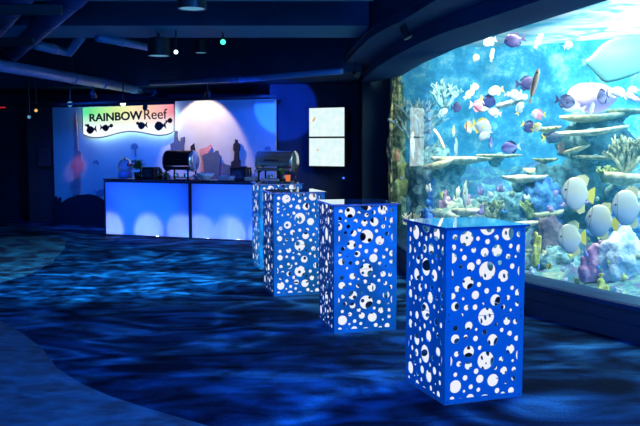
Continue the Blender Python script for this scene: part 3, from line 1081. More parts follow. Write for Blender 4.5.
# reef floor rising away from the window
bm = bmesh.new()
NI, NJ = 100, 34
rows = []
bkr = resample(BKc[4:], NI)
for i in range(NI):
    f = i / (NI - 1)
    a = resample(off_in(.06), NI)[i] if False else None
    rows.append(None)
inn2 = resample(off_in(.06), NI)
rows = []
for i in range(NI):
    p, q = inn2[NI - 1 - i] if False else inn2[i], bkr[i]
    col = []
    for j in range(NJ):
        t = j / (NJ - 1)
        x, y = p.x + (q.x - p.x) * t, p.y + (q.y - p.y) * t
        hgt = .20 + 1.0 * t ** 1.5
        n = noise.fractal(Vector((x * 1.5, y * 1.5, 3.3)), 1, 2, 5)
        col.append(bm.verts.new((x, y, max(.14, hgt + n * (.03 + .42 * min(t * 3, 1))))))
    rows.append(col)
for a, b2 in zip(rows, rows[1:]):
    for j in range(NJ - 1): bm.faces.new((a[j], b2[j], b2[j + 1], a[j + 1]))
mf, nt, b = newmat('reef_floor_rock')
tc = nt.nodes.new('ShaderNodeTexCoord')
n1 = nt.nodes.new('ShaderNodeTexNoise'); n1.inputs['Scale'].default_value = 4.5; n1.inputs['Detail'].default_value = 8; n1.inputs['Roughness'].default_value = .7
nt.links.new(tc.outputs['Object'], n1.inputs['Vector'])
cr = nt.nodes.new('ShaderNodeValToRGB')
els = cr.color_ramp.elements
els[0].position = .30; els[0].color = (.01, .05, .12, 1)
els[1].position = .72; els[1].color = (.75, .78, .66, 1)
for p, c in ((.42, (.03, .20, .30)), (.48, (.16, .12, .30)), (.54, (.10, .36, .36)), (.62, (.40, .48, .36))):
    e = els.new(p); e.color = (*c, 1)
nt.links.new(n1.outputs['Fac'], cr.inputs['Fac']); nt.links.new(cr.outputs[0], b.inputs['Base Color'])
b.inputs['Roughness'].default_value = .9
tag(build('reef_floor', bm, mf, smooth=True), kind='structure')

# rock masses
blob('reef_rock', 598, 150, 74, 66, 2.6, M['rk_deep'], 'dark teal rock mass under the stacked plate corals', 'rock', freq=3.5, amp=.22)
blob('reef_rock', 566, 196, 76, 66, 2.1, M['rk_deep'], 'broad teal rock bank behind the batfish', 'rock', freq=4, amp=.25)
blob('reef_rock', 545, 206, 42, 52, 1.7, M['rk_blue'], 'deep blue encrusted rock above the purple slope', 'rock', freq=5, amp=.25)
blob('reef_rock', 551, 240, 34, 44, 1.2, M['rk_dusk'], 'dusky purple sloping boulder below the batfish', 'rock', freq=3, amp=.2)
blob('reef_rock', 560, 268, 62, 40, 1.0, M['rk_teal'], 'low teal boulder on the tank floor beside the yellow sponge', 'rock', freq=4, amp=.22)
blob('reef_rock', 624, 264, 52, 70, .9, M['rk_pale'], 'large pale blue frilly boulder beside the yellow sponge', 'rock', freq=5, amp=.2)
blob('reef_rock', 620, 232, 60, 36, 1.9, M['rk_blue'], 'blue rock ledge behind the batfish nearest the frame edge', 'rock', freq=5, amp=.22)
blob('reef_rock', 632, 205, 60, 70, 2.6, M['rk_teal'], 'teal rock under the wavy tan coral', 'rock', freq=4, amp=.22)
blob('reef_rock', 501, 212, 50, 40, 2.4, M['rk_teal'], 'turquoise rock behind the cream plate coral', 'rock', freq=5, amp=.25)
blob('reef_rock', 433, 188, 46, 84, 2.2, M['rk_teal'], 'tall mottled rock behind the narrow white fish', 'rock', freq=5, amp=.25)
blob('reef_rock', 397, 165, 18, 170, .9, mat('mottled_rock', (.05, .13, .09), .9, col2=(.75, .78, .38), scale=9, bump=.8, detail=6, contrast=(.42, .60)), 'tall mottled olive rock column at the dark end of the window', 'rock', freq=5, amp=.22, thick=.25)
blob('reef_rock', 462, 222, 60, 40, 1.5, M['rk_sand'], 'pale rock bank behind the first pedestal top', 'rock', freq=5, amp=.25)
blob('reef_rock', 426, 224, 32, 32, 1.6, M['rk_teal'], 'low teal rock at the tank floor beside the window end', 'rock', freq=5, amp=.25, thick=.4)

# plate corals
plate(462, 160, 62, 8, 2.3, M['c_cream'], 'long cream plate coral across the middle of the tank')
plate(500, 156, 44, 4, 2.6, M['c_tan'], 'thin tan plate coral beyond the long cream one')
plate(524, 178.5, 40, 8, 1.5, M['c_cream'], 'oval cream plate coral in open blue water')
plate(531, 170, 16, 5, 1.7, M['c_cream'], 'small cream plate coral just over the oval one')
plate(466, 212, 30, 8, .9, M['c_cream'], 'cream plate coral just over the first pedestal top')
plate(590, 118, 60, 8, 2.4, M['c_tan'], 'topmost tan plate coral of the stack', .06)
plate(548, 129, 24, 6, 2.2, M['c_tan'], 'small tan plate coral jutting from the stack')
plate(592, 132, 64, 7, 1.9, M['c_cream'], 'longest pale plate coral of the stack', .10)
plate(596, 157.5, 44, 5, 2.1, M['c_tan'], 'lower tan plate coral of the stack')
plate(576, 150, 26, 5, 1.9, M['c_tan'], 'short tilted tan plate coral by the rust pillar', .3)
plate(622, 179, 46, 13, 1.6, M['c_tan'], 'thick wavy tan plate coral above the batfish', -.12)
plate(626, 112, 40, 6, 2.8, M['c_olive'], 'olive plate coral behind the stack top')
plate(548, 215, 30, 7, 1.3, M['c_olive'], 'olive plate coral on the deep blue rock', .15)
plate(545, 160, 24, 5, 2.0, M['c_olive'], 'olive plate coral below the small yellow tailed fish')
plate(440, 164, 26, 8, 1.6, M['c_tan'], 'tan plate coral beside the mottled rock', .3)
plate(528, 224, 26, 6, 1.0, M['c_cream'], 'pale plate coral behind the first pedestal edge', .1)

# branching corals and sponges
branching(624, 150, 40, 42, 1.6, M['c_olive'], 'bushy olive branching coral on the reef beside the plate stack', 40)
branching(608, 172, 20, 20, 1.5, M['c_green'], 'small green branching coral under the lowest plate', 24)
branching(447, 228, 18, 16, .7, M['c_cream'], 'cream branching coral on the tank floor')
branching(492, 208, 20, 24, 1.6, M['c_olive'], 'olive branching coral behind the lone white batfish')
branching(530, 206, 16, 24, 1.4, M['c_green'], 'green branching coral beside the deep blue rock')
branching(412, 222, 14, 26, .5, M['c_cream'], 'pale branching coral at the window end')
branching(552, 186, 18, 14, 1.8, M['c_blue'], 'blue branching coral over the deep blue rock')
branching(612, 208, 16, 14, 1.3, M['c_blue'], 'small blue branching coral between two batfish')
lobes(601, 285, 16, 26, .35, M['c_yellow'], 'bright yellow lobed sponge at the foot of the window', 8)
lobes(590, 262, 22, 40, .6, M['c_pink'], 'pink lobed sponge column beside the yellow sponge', 14)
lobes(603, 243, 18, 18, .9, M['c_pink'], 'small pink sponge under the batfish pair', 8)
lobes(537, 248, 10, 36, .5, M['c_yellow'], 'yellow finger sponge beside the first pedestal', 8)
lobes(532, 272, 12, 14, .4, M['rk_pale'], 'white lobed sponge at the window foot by the pedestal', 6)
lobes(402, 176, 14, 40, .35, M['c_green'], 'yellow green sponge column at the window end', 10)
lobes(396, 205, 10, 44, .25, M['c_green'], 'green sponge column low at the window end', 10)
lobes(397, 152, 7, 18, .25, M['c_rust'], 'rusty orange sponge high at the window end', 5)
lobes(393, 112, 8, 60, .45, M['c_olive'], 'olive sponge column high at the window end', 12)
lobes(562, 144, 8, 18, 1.75, M['c_rust'], 'rust pink pillar holding up the plate coral', 6, 'pillar_coral', 'coral', None)
lobes(480, 222, 22, 16, 1.0, M['c_purple'], 'purple lobed sponge behind the first pedestal top', 8)
lobes(444, 200, 12, 26, 1.3, M['c_pink'], 'pink sponge on the mottled rock', 8)
lobes(426, 214, 14, 18, .6, M['c_blue'], 'blue sponge on the low teal rock', 8)
lobes(617, 292, 18, 12, .3, M['rk_pale'], 'white crusty sponge at the boulder foot', 7)
lobes(572, 284, 16, 12, .45, M['c_green'], 'green sponge low beside the yellow sponge', 7)
branching(420, 120, 34, 60, 2.2, M['c_frost'], 'pale branching coral high on the rock wall', 40, .02)
branching(445, 92, 30, 30, 2.6, M['c_frost'], 'frosty pale branching coral near the top of the tank', 30, .02)
# thin weed strand and pale sea rods
for pts, m, lab, nm in (([(434, 130), (438, 135), (441, 141), (444, 149)], M['c_cream'], 'thin pale weed strand drifting by the rock', 'weed_strand'),
                        ([(498, 106.5), (507, 104), (516, 101), (526, 97)], M['rk_pale'], 'long pale sea rod behind the shoal', 'sea_rod')):
    bm = bmesh.new()
    P = [tank_pt(x, y, 1.4) for x, y in pts]
    tube(bm, catmull([Vector(p) - P[0] for p in P], 4), .02 if nm == 'weed_strand' else .035, 8)
    tag(build(nm, bm, m, smooth=True, loc=P[0]), lab, 'weed' if nm == 'weed_strand' else 'coral')

# small coral heads dotted over the reef
kinds = [('c_cream', 'cream'), ('c_olive', 'olive'), ('c_pink', 'pink'), ('c_blue', 'blue'), ('c_green', 'green'), ('rk_pale', 'white'), ('c_purple', 'purple'), ('c_yellow', 'yellow')]
seen_spots = []
for i in range(84):
    for _ in range(40):
        px = rr.uniform(408, 640)
        py = rr.uniform(185, 232) if px < 526 else rr.uniform(186, 292)
        if px < 526 and 447 < px and py > 222: continue
        if all(math.hypot(px - a, py - b) > 7.5 for a, b in seen_spots): break
    seen_spots.append((px, py))
    m, nm = kinds[i % len(kinds)]
    dd = rr.uniform(.9, 2.2) if py < 250 else rr.uniform(.4, .9)
    lobes(px, py, rr.uniform(6, 13), rr.uniform(6, 12), dd, M[m], 'small %s coral head dotted over the reef rock' % nm, 6, 'coral_head', 'coral', 'small %s coral heads' % nm)

# ---- fish
def two(name, c_top, c_belly, axis='Z', a=.35, b=.6, stripes=None, front=None):
    """body colour by height, optional dark bars along the length"""
    m, nt, bs = newmat(name)
    tc = nt.nodes.new('ShaderNodeTexCoord'); sp = nt.nodes.new('ShaderNodeSeparateXYZ')
    nt.links.new(tc.outputs['Generated'], sp.inputs[0])
    cr = nt.nodes.new('ShaderNodeValToRGB')
    cr.color_ramp.elements[0].position = a; cr.color_ramp.elements[0].color = (*c_belly, 1)
    cr.color_ramp.elements[1].position = b; cr.color_ramp.elements[1].color = (*c_top, 1)
    nt.links.new(sp.outputs[axis], cr.inputs['Fac'])
    last = cr.outputs[0]
    if stripes:
        c2 = nt.nodes.new('ShaderNodeValToRGB'); c2.color_ramp.interpolation = 'LINEAR'
        e0 = c2.color_ramp.elements
        e0[0].position = 0; e0[0].color = (0, 0, 0, 1); e0[1].position = 1; e0[1].color = (0, 0, 0, 1)
        for s, wd in stripes:
            for p, v in ((s - wd - .015, 0), (s - wd, 1), (s + wd, 1), (s + wd + .015, 0)):
                e = e0.new(p); e.color = (v, v, v, 1)
        nt.links.new(sp.outputs['X'], c2.inputs['Fac'])
        mx = nt.nodes.new('ShaderNodeMix'); mx.data_type = 'RGBA'
        nt.links.new(c2.outputs[0], mx.inputs[0]); nt.links.new(last, mx.inputs[6]); mx.inputs[7].default_value = (.25, .22, .06, 1) if front is None else (*front, 1)
        last = mx.outputs[2]
    nt.links.new(last, bs.inputs['Base Color'])
    bs.inputs['Roughness'].default_value = .45
    return m


FM = {
    'tang': two('tang_body', (.035, .03, .16), (.10, .09, .30)),
    'bluetang': two('blue_tang_body', (.015, .03, .20), (.05, .09, .34)),
    'greytang': two('grey_tang_body', (.05, .08, .20), (.22, .25, .42)),
    'dark': two('dark_fish_body', (.02, .07, .13), (.05, .13, .22)),
    'lilac': two('lilac_fish_body', (.16, .14, .42), (.5, .5, .8)),
    'bat': two('batfish_body', (.66, .68, .52), (.60, .66, .66), stripes=((.80, .010),), front=(.45, .45, .22)),
    'white': two('white_fish_body', (.6, .7, .7), (.72, .78, .78)),
    'pale': two('pale_fish_body', (.55, .75, .70), (.85, .95, .92)),
    'yellowish': two('yellow_fish_body', (.75, .70, .25), (.9, .9, .7)),
    'butter': two('butterfly_body', (.85, .55, .25), (.9, .85, .7), stripes=((.78, .04),), front=(.12, .05, .03)),
    'pinkwhite': two('pink_white_body', (.95, .9, .85), (.95, .35, .45), 'X', .45, .6),
    'slim': two('slim_brown_body', (.22, .17, .11), (.45, .36, .25)),
    'clown': two('clown_body', (.9, .65, .08), (.95, .8, .25), stripes=((.55, .06),), front=(.03, .03, .03)),
    'giant': two('giant_fish_body', (.16, .55, .44), (.22, .62, .54)),
    'fyellow': mat('yellow_fin', (.85, .72, .12), .6), 'fdark': mat('dark_fin', (.03, .04, .14), .6), 'fpale': mat('pale_fin', (.75, .85, .85), .6), 'ftan': mat('tan_fin', (.35, .28, .2), .6),
    'fcream': mat('cream_fin', (.80, .74, .36), .6), 'fgiant': mat('giant_fin', (.2, .5, .44), .6), 'flilac': mat('lilac_fin', (.3, .28, .6), .6), 'fpink': mat('pink_fin', (.9, .3, .35), .6), 'eyew': mat('fish_eye', (.01, .01, .012), .15),
}
PROF = {  # x from nose 0 to tail root 1, upper, lower edge over body height
    'tang': [(0, .03, .03), (.05, .17, .14), (.14, .32, .28), (.28, .46, .43), (.45, .5, .5), (.62, .44, .46), (.78, .28, .30), (.9, .12, .13), (1, .075, .08)],
    'bat': [(0, .04, .04), (.05, .20, .14), (.14, .34, .26), (.28, .45, .40), (.48, .5, .5), (.68, .48, .49), (.84, .36, .38), (.94, .16, .18), (1, .09, .10)],
    'slim': [(0, .1, .1), (.06, .3, .26), (.2, .45, .42), (.4, .5, .5), (.6, .44, .44), (.8, .28, .28), (.92, .18, .18), (1, .15, .15)],
    'long': [(0, .06, .06), (.06, .22, .2), (.18, .40, .36), (.35, .5, .48), (.55, .46, .46), (.75, .30, .30), (.9, .15, .15), (1, .1, .1)],
    'giant': [(0, .10, .10), (.05, .26, .16), (.14, .38, .26), (.3, .48, .36), (.5, .5, .46), (.68, .46, .52), (.8, .34, .50), (.92, .14, .22), (1, .05, .05)],
}


def fin(pts, th, m, name, parent):
    bm = bmesh.new()
    a = [bm.verts.new((x, -th, z)) for x, z in pts]; b2 = [bm.verts.new((x, th, z)) for x, z in pts]
    bm.faces.new(a); bm.faces.new(b2[::-1])
    n = len(pts)
    for i in range(n): bm.faces.new((a[i], b2[i], b2[(i + 1) % n], a[(i + 1) % n]))
    bm.normal_update(); bmesh.ops.triangulate(bm, faces=[f for f in bm.faces if len(f.verts) > 4])
    return build(name, bm, m, parent)


def fish(px, py, Lpx, face, label, kind='tang', hr=.55, body='tang', finm='fdark', tailm=None, dep=.5, pitch=0, yaw=0, group='reef fish', tail='fork', name='reef_fish', dors=True):
    """FACE +1 looks towards the tank's near end, -1 towards its far end; hr = height over total length"""
    c = tank_pt(px, py, dep); k = c.y / F
    L = Lpx * k
    bl = L * .80                                          # nose to tail root
    hh = hr * L
    wd = .18 * bl if hr > .45 else .15 * bl
    root = empty(name, c, 0, label, 'fish', group)
    root.rotation_euler = (0, -R(pitch) * (1 if face > 0 else -1) if False else -R(pitch), R(yaw) + (0 if face > 0 else math.pi))
    bm = bmesh.new()
    rings = []
    NS = 12
    prof = PROF[kind]
    P = catmull([Vector(p) for p in prof], 3)
    for p in P:
        x = L / 2 - p.x * bl
        up, dn = max(p.y, .02) * hh, max(p.z, .02) * hh
        f = max(math.sin(math.pi * min(max(p.x * .86 + .08, 0), 1)) ** .8, .12)
        ring = []
        for j in range(NS):
            t = 2 * math.pi * j / NS
            s, cc = math.sin(t), math.cos(t)
            ring.append(bm.verts.new((x, wd * f * .5 * cc * abs(cc) ** .2, (up if s > 0 else dn) * s)))
        rings.append(ring)
    for a, b2 in zip(rings, rings[1:]):
        for j in range(NS): bm.faces.new((a[j], a[(j + 1) % NS], b2[(j + 1) % NS], b2[j]))
    bm.faces.new(rings[0]); bm.faces.new(rings[-1])
    build('body', bm, FM[body], root, smooth=True)
    xt = L / 2 - bl
    th = .006 * L
    tm = FM[tailm or finm]
    if tail == 'fork':
        pts = [(xt + .03 * L, .06 * hh), (xt - .08 * L, .22 * hh), (xt - .2 * L, .36 * hh), (xt - .13 * L, 0), (xt - .2 * L, -.36 * hh), (xt - .08 * L, -.22 * hh), (xt + .03 * L, -.06 * hh)]
    elif tail == 'stub':
        pts = [(xt + .04 * L, .04 * hh), (xt - .03 * L, .08 * hh), (xt - .03 * L, -.08 * hh), (xt + .04 * L, -.04 * hh)]
    else:
        pts = [(xt + .03 * L, .08 * hh), (xt - .07 * L, .2 * hh), (xt - .18 * L, .26 * hh), (xt - .2 * L, 0), (xt - .18 * L, -.26 * hh), (xt - .07 * L, -.2 * hh), (xt + .03 * L, -.08 * hh)]
    fin(pts, th, tm, 'tail_fin', root)
    if dors and Lpx > 7:
        if kind == 'bat':
            fin([(L * .22, hh * .42), (L * .05, hh * .56), (-L * .14, hh * .60), (-L * .27, hh * .50), (-L * .24, hh * .26), (0, hh * .44)], th, FM[finm], 'dorsal_fin', root)
            fin([(L * .05, -hh * .46), (-L * .12, -hh * .60), (-L * .27, -hh * .52), (-L * .24, -hh * .28), (-L * .1, -hh * .44)], th, FM[finm], 'anal_fin', root)
        else:
            fin([(L * .28, hh * .36), (L * .15, hh * .56), (-L * .05, hh * .58), (-L * .24, hh * .36), (-L * .27, hh * .12), (0, hh * .4)], th, FM[finm], 'dorsal_fin', root)
            fin([(L * .02, -hh * .44), (-L * .1, -hh * .56), (-L * .24, -hh * .36), (-L * .27, -hh * .12), (-L * .1, -hh * .36)], th, FM[finm], 'anal_fin', root)
        if Lpx > 11:
            q = fin([(L * .2, 0), (L * .1, hh * .10), (L * .03, -hh * .02), (L * .08, -hh * .12)], th, FM[finm], 'pectoral_fin', root)
            q.location = (0, -wd * .52, -hh * .05)
    if Lpx > 9:
        for s in (-1, 1):
            bm = bmesh.new(); bmesh.ops.create_uvsphere(bm, u_segments=8, v_segments=6, radius=.03 * L if kind != 'giant' else .018 * L)
            build('eye', bm, FM['eyew'], root, smooth=True, loc=(L / 2 - bl * .14, s * wd * .36, hh * .10))
    return root


B = dict(kind='bat', body='bat', finm='fcream', tailm='fyellow', tail='fan', group='batfish', name='batfish', dep=.45)
fish(578, 194, 34, -1, 'batfish highest of the four over the dark reef', hr=.98, pitch=6, **B)
fish(572, 238.5, 29, -1, 'lowest batfish, swimming over the pink sponge', hr=1.05, pitch=-4, **B)
fish(602, 221, 33, -1, 'batfish in the middle of the close group of three', hr=.98, pitch=8, yaw=-10, **B)
fish(629, 207.5, 36, -1, 'biggest batfish, cut by the edge of the picture', hr=1.0, pitch=-2, **B)
fish(465.5, 195, 24, -1, 'lone narrow batfish turned end-on above the first pedestal', hr=1.05, yaw=68, **dict(B, tailm='fpale'))
fish(412.5, 146, 22, -1, 'tall white batfish end-on beside the window reflection', hr=1.1, yaw=72, **dict(B, tailm='fpale', body='white', dep=.35))
fish(456, 148, 18, 1, 'narrow white fish hanging above the long plate coral', hr=1.0, yaw=70, **dict(B, tailm='fpale', body='white', dep=.6))
fish(515, 40, 22, -1, 'dark purple tang swimming alone near the water surface', hr=.62, pitch=-12, body='tang', tailm='fdark', dep=.5, name='tang')
fish(526, 83.5, 22, 1, 'purple tang crossing behind the slim brown fish', hr=.60, pitch=4, body='tang', dep=.75, name='tang')
fish(534, 86.5, 36, 1, 'slim brown fish diving steeply across the purple tang', kind='slim', hr=.16, pitch=76, body='slim', finm='ftan', dep=.45, name='wrasse')
fish(487.5, 101, 17, 1, 'dark blue tang in the shoal beside the pink finned fish', hr=.72, pitch=-20, body='bluetang', tailm='fyellow', dep=.6, name='tang')
fish(456, 107.5, 11, 1, 'dim purple round fish at the dark side of the shoal', hr=.85, body='tang', dep=.9, name='tang')
fish(528, 126.5, 16, 1, 'purple tang with a yellow fish at its tail', hr=.72, pitch=-25, body='tang', tailm='fyellow', dep=.6, name='tang', yaw=15)
fish(511, 147.5, 20, -1, 'lilac tang with a long pale tail under the shoal', hr=.60, pitch=-8, body='lilac', tailm='fpale', dep=.5, name='tang')
fish(490.5, 143, 12, 1, 'small lilac tang turned end-on below the shoal', hr=.95, yaw=60, body='lilac', dep=.7, name='tang')
fish(565, 101.5, 21, 1, 'grey blue tang over the tan plate coral stack', hr=.62, pitch=-12, body='greytang', dep=.5, name='tang')
fish(603, 96.5, 17, -1, 'blue faced tang in front of the lilac fish', hr=.85, pitch=-20, yaw=30, body='greytang', finm='fdark', dep=.4, name='tang')
fish(551.5, 138, 20, 1, 'dark fish with a yellow tail beside the rust pillar', hr=.52, body='dark', finm='fdark', tailm='fyellow', dep=1.0, name='tang')
fish(496, 91, 16, -1, 'pale fish with a yellow forked tail at the top of the shoal', kind='long', hr=.58, pitch=-14, body='pale', finm='fpale', tailm='fyellow', dep=.7)
fish(516, 95, 14, -1, 'plump pale fish between two purple tangs', hr=.75, pitch=-20, body='pale', finm='fpale', dep=.8)
fish(507.5, 94.5, 6, 1, 'tiny white oval fish in the shoal', hr=.9, body='white', finm='fpale', dep=.8)
fish(495, 113, 14, -1, 'white fish below the dark blue tang', kind='long', hr=.62, pitch=10, body='white', finm='fpale', dep=.7)
fish(519.5, 108.5, 14, 1, 'pale fish swimming steeply up below the purple tangs', kind='long', hr=.5, pitch=68, body='pale', finm='fpale', tailm='fyellow', dep=.7)
fish(479, 106, 20, 1, 'white fish with a red pink shoulder at the shoal edge', kind='long', hr=.6, pitch=-8, body='pinkwhite', finm='fpink', tailm='fpale', dep=.75)
fish(481, 126, 20, 1, 'large white fish with a yellow back in the shoal', kind='tang', hr=.75, pitch=-18, body='white', finm='fyellow', dep=.65)
fish(469.5, 127, 13, -1, 'orange butterflyfish with a dark eye bar', hr=.9, yaw=25, body='butter', finm='fpale', dep=.7, name='butterflyfish')
fish(485.5, 135, 16, -1, 'white fish tilted down below the large white fish', kind='long', hr=.5, pitch=-35, body='white', finm='fpale', dep=.6)
fish(474.5, 87, 8, 1, 'small yellow and white fish highest in the shoal', hr=.85, body='yellowish', finm='fpale', dep=.9)
fish(469, 94.5, 13, 1, 'yellow green fish tilted up at the shoal edge', kind='long', hr=.5, pitch=40, body='yellowish', finm='fpale', dep=.8)
fish(538.5, 114.5, 15, -1, 'white and pink fish with a yellow tail above the purple tang', hr=.65, body='pinkwhite', finm='fpink', tailm='fyellow', dep=.7)
fish(536.5, 127.5, 12, 1, 'small yellow fish at the tail of the purple tang', hr=.65, pitch=35, body='yellowish', finm='fyellow', dep=.55)
fish(442.5, 113, 12, 1, 'pale fish tilted up in front of the rock wall', kind='long', hr=.55, pitch=35, body='pale', finm='fpale', dep=.8)
fish(453.5, 131.5, 11, 1, 'small yellowish fish end-on above the white fish', hr=1.0, yaw=65, body='yellowish', finm='fyellow', dep=.8)
fish(573, 107.5, 26, -1, 'pale fish resting on the topmost plate coral', kind='long', hr=.45, pitch=10, body='pale', finm='fpale', dep=1.2)
fish(592, 109, 13, 1, 'thin white upright fish over the plate corals', kind='slim', hr=.3, pitch=80, body='white', finm='fpale', dep=.8)
fish(616, 92.5, 18, 1, 'pale fish leading the white shoal under the giant fish', kind='long', hr=.55, pitch=6, body='white', finm='fpale', dep=.6)
fish(628, 96, 14, 1, 'white fish trailing low in the shoal under the giant fish', kind='long', hr=.5, pitch=-8, body='white', finm='fpale', dep=.7)
fish(634, 90, 14, -1, 'white fish highest in the shoal under the giant fish', kind='long', hr=.5, body='white', finm='flilac', dep=.8)
fish(636, 99, 11, -1, 'small lilac finned white fish in the shoal under the giant fish', kind='long', hr=.5, pitch=12, body='white', finm='flilac', dep=.6)
fish(492, 55, 13, 1, 'thin pale fish upright near the water surface', kind='slim', hr=.28, pitch=82, body='pale', finm='fpale', dep=1.0)
fish(476, 58, 8, 1, 'small tan fish near the water surface', hr=.8, pitch=60, body='yellowish', finm='ftan', dep=1.2)
fish(538.5, 41, 16, 1, 'white crescent fish curving up near the surface', kind='slim', hr=.3, pitch=65, body='white', finm='fpale', dep=.8)
fish(568, 45.5, 10, 1, 'white fish near the bright water surface', kind='long', hr=.75, pitch=25, body='white', finm='fpale', dep=.9)
fish(490, 41.5, 14, -1, 'white fish close under the soffit near the purple tang', kind='long', hr=.6, pitch=-20, body='white', finm='fpale', dep=1.4)
fish(548.5, 266, 8, 1, 'small yellow clownfish low by the window', hr=.75, pitch=-15, body='clown', finm='fyellow', dep=.4, name='clownfish')
fish(564, 269, 8, -1, 'small white fish beside the yellow clownfish', hr=.65, pitch=-20, body='white', finm='fpale', dep=.4)
fish(616, 59, 100, 1, 'giant pale green humped fish high in the bright water', kind='giant', hr=.42, pitch=6, body='giant', finm='fgiant', dep=1.5, tail='stub', name='giant_wrasse', group=None, dors=False)
blob('pale_boulder', 592, 98, 48, 30, 1.9, mat('lilac_pale_rock', (.46, .34, .74), .8, col2=(.56, .44, .84), scale=5), 'smooth lilac boulder behind the blue faced tang', 'rock', freq=1.5, amp=.08)


# ------------------------------------------------------------------ ceiling fittings
def can_light(px, ptop, pbot, wpx, Y, label, hot=False):
    c0, c1 = at(px, ptop, Y), at(px, pbot, Y)
    r = wpx / 2 * Y / F
    h = max(c0.z - c1.z, .06)
    root = empty('can_light', c1, 0, label, 'ceiling light', 'black cylinder ceiling lights')
    bm = bmesh.new(); lathe(bm, [(r * .8, .03), (r * .86, .0), (r, .0), (r, h), (r * .9, h + .01)], 24)
    build('housing', bm, M['black'], root, smooth=False)
    bm = bmesh.new(); lathe(bm, [(r * .84, .004), (r * .5, .016), (r * .1, .02)], 24); build('lens', bm, M['lens'], root)
    if 2.9 - (c1.z + h) > -.5:
        bm = bmesh.new(); tube(bm, [(0, 0, h), (0, 0, 3.52 - c1.z)], .02, 8); build('stem', bm, M['black'], root)
    return root


can_light(192, -6, 9, 29, 6.4, 'black cylinder ceiling light closest to the top of the picture')
can_light(159, 39, 56, 22, 9.9, 'black cylinder ceiling light hanging beside the lit spotlight')
can_light(201, 40, 53, 11, 11.5, 'small black cylinder light between spotlight and green light')


def spot(px, py, Y, label, m, target, r=.05, top=3.5, yoke=True, group='ceiling spotlights'):
    c = at(px, py, Y)
    root = empty('spotlight', c, 0, label, 'spotlight', group)
    d = (Vector(target) - c).normalized()
    q = d.to_track_quat('Z', 'Y').to_matrix().to_4x4()
    bm = bmesh.new(); lathe(bm, [(r * .5, -r * 3.2), (r * .9, -r * 2.8), (r, -r), (r * 1.05, 0), (r * .9, -.002)], 16)
    bmesh.ops.transform(bm, matrix=q, verts=bm.verts); build('housing', bm, M['black'], root)
    bm = bmesh.new(); lathe(bm, [(r * .88, .002), (r * .5, r * .12), (r * .1, r * .15)], 16)
    bmesh.ops.transform(bm, matrix=q, verts=bm.verts); build('lens', bm, m, root)
    if yoke:
        bm = bmesh.new()
        tube(bm, [(0, 0, .02), (-d.x * r * 1.5, -d.y * r * 1.5, r * 1.6), (-d.x * r * 1.5, -d.y * r * 1.5, r * 3)], .012, 8)
        tube(bm, [(-d.x * r * 1.5, -d.y * r * 1.5, r * 3), (-d.x * r * 1.5, -d.y * r * 1.5, top - c.z)], .010, 8)
        build('yoke', bm, M['black'], root)
    return root


spot(176, 52, 9.6, 'lit blue-white spotlight under the beam beside the black can', M['lens_hot'], (0, 0, .8), .026)
g = spot(223, 42, 9.8, 'bright green LED spotlight under the beam', M['lens_green'], (0, 0, 1.6), .036)
spot(123, 103.5, 13.6, 'lit blue-white track spotlight above the RAINBOW sign', M['lens_hot'], (-1, 0, 1.4), .05, 2.9)
spot(94, 96.5, 13.4, 'small track spotlight facing the display panel', M['black'], (-4, 15.5, 1.4), .05, 2.9)
spot(70, 104, 13.4, 'track spotlight over the panel edge', M['lens'], (-2, 5, .4), .05, 2.9)
spot(36, 110.5, 13.4, 'track spotlight with a small amber glow', M['lens_warm'], (-3, 6, 1.0), .03, 2.9)
spot(29, 117, 13.2, 'dim spotlight low beside the amber one', M['lens'], (-3, 4, 1.0), .03, 2.9)
spot(207, 97, 13.3, 'small dark spotlight over the cream pool panel', M['black'], (-2.2, 14.5, 1.5), .05, 2.9)
spot(408, 38, 8.3, 'small dark spotlight under the curved soffit by the tank', M['black'], (1.6, 8, 1.2), .045, 2.86)
spot(357, 75, 11.5, 'small dark spotlight at the end of the soffit', M['black'], (1.6, 8, 1.2), .04, 2.75)
# lighting track over the bar
bm = bmesh.new()
a, b2 = at(10, 106.5, 13.5), at(275, 96, 13.0)
tube(bm, [(0, 0, 0), b2 - a], .022, 8)
tag(build('light_track', bm, M['black'], loc=a), 'long black lighting track over the bar', 'lighting track')


def pipe(pix, z, r, label, m=M['pipe'], bands=(), name='ceiling_pipe', cat='pipe', group='ceiling pipes'):
    P = [atz(x, y, zz) for (x, y), zz in zip(pix, z)]
    root = empty(name, P[0], 0, label, cat, group)
    Q = [p - P[0] for p in P]
    bm = bmesh.new(); tube(bm, Q, r, 16); build('tube', bm, m, root, smooth=True)
    for f in bands:
        L = sum((Q[i + 1] - Q[i]).length for i in range(len(Q) - 1)); s = f * L
        for i in range(len(Q) - 1):
            l = (Q[i + 1] - Q[i]).length
            if s <= l:
                c = Q[i].lerp(Q[i + 1], s / l); d = (Q[i + 1] - Q[i]).normalized()
                bm = bmesh.new(); tube(bm, [c - d * .03, c + d * .03], r * 1.12, 16); build('coupling', bm, m, root, smooth=True)
                bm = bmesh.new(); tube(bm, [c + Vector((0, 0, r)), c + Vector((0, 0, 3.5 - P[0].z))], .008, 6); build('hanger', bm, M['black'], root)
                break
            s -= l
    return root


pipe([(-60, 55), (0, 65.5), (165, 94)], (2.62, 2.6, 2.57), .085, 'large grey pipe running from the corner towards the sign', bands=(.45, .6, .78, .9))
pipe([(34, 44.5), (54, 49), (69, 52.5), (81, 37)], (2.95, 2.95, 2.95, 3.1), .07, 'short grey pipe with an elbow under the duct', bands=(.3,))
pipe([(97, 38), (122, 42), (150, 47.5)], (2.87, 2.87, 2.87), .05, 'short thin pipe just under the beam', bands=(.4,))
pipe([(150, 83), (240, 79.5), (255, 78.3), (342, 71)], (2.58, 2.58, 2.58, 2.58), .045, 'thin pipe along the front edge of the bar ceiling', bands=(.45,))
M['duct'] = mat('painted_duct', (.05, .065, .20), .45, metal=.3)


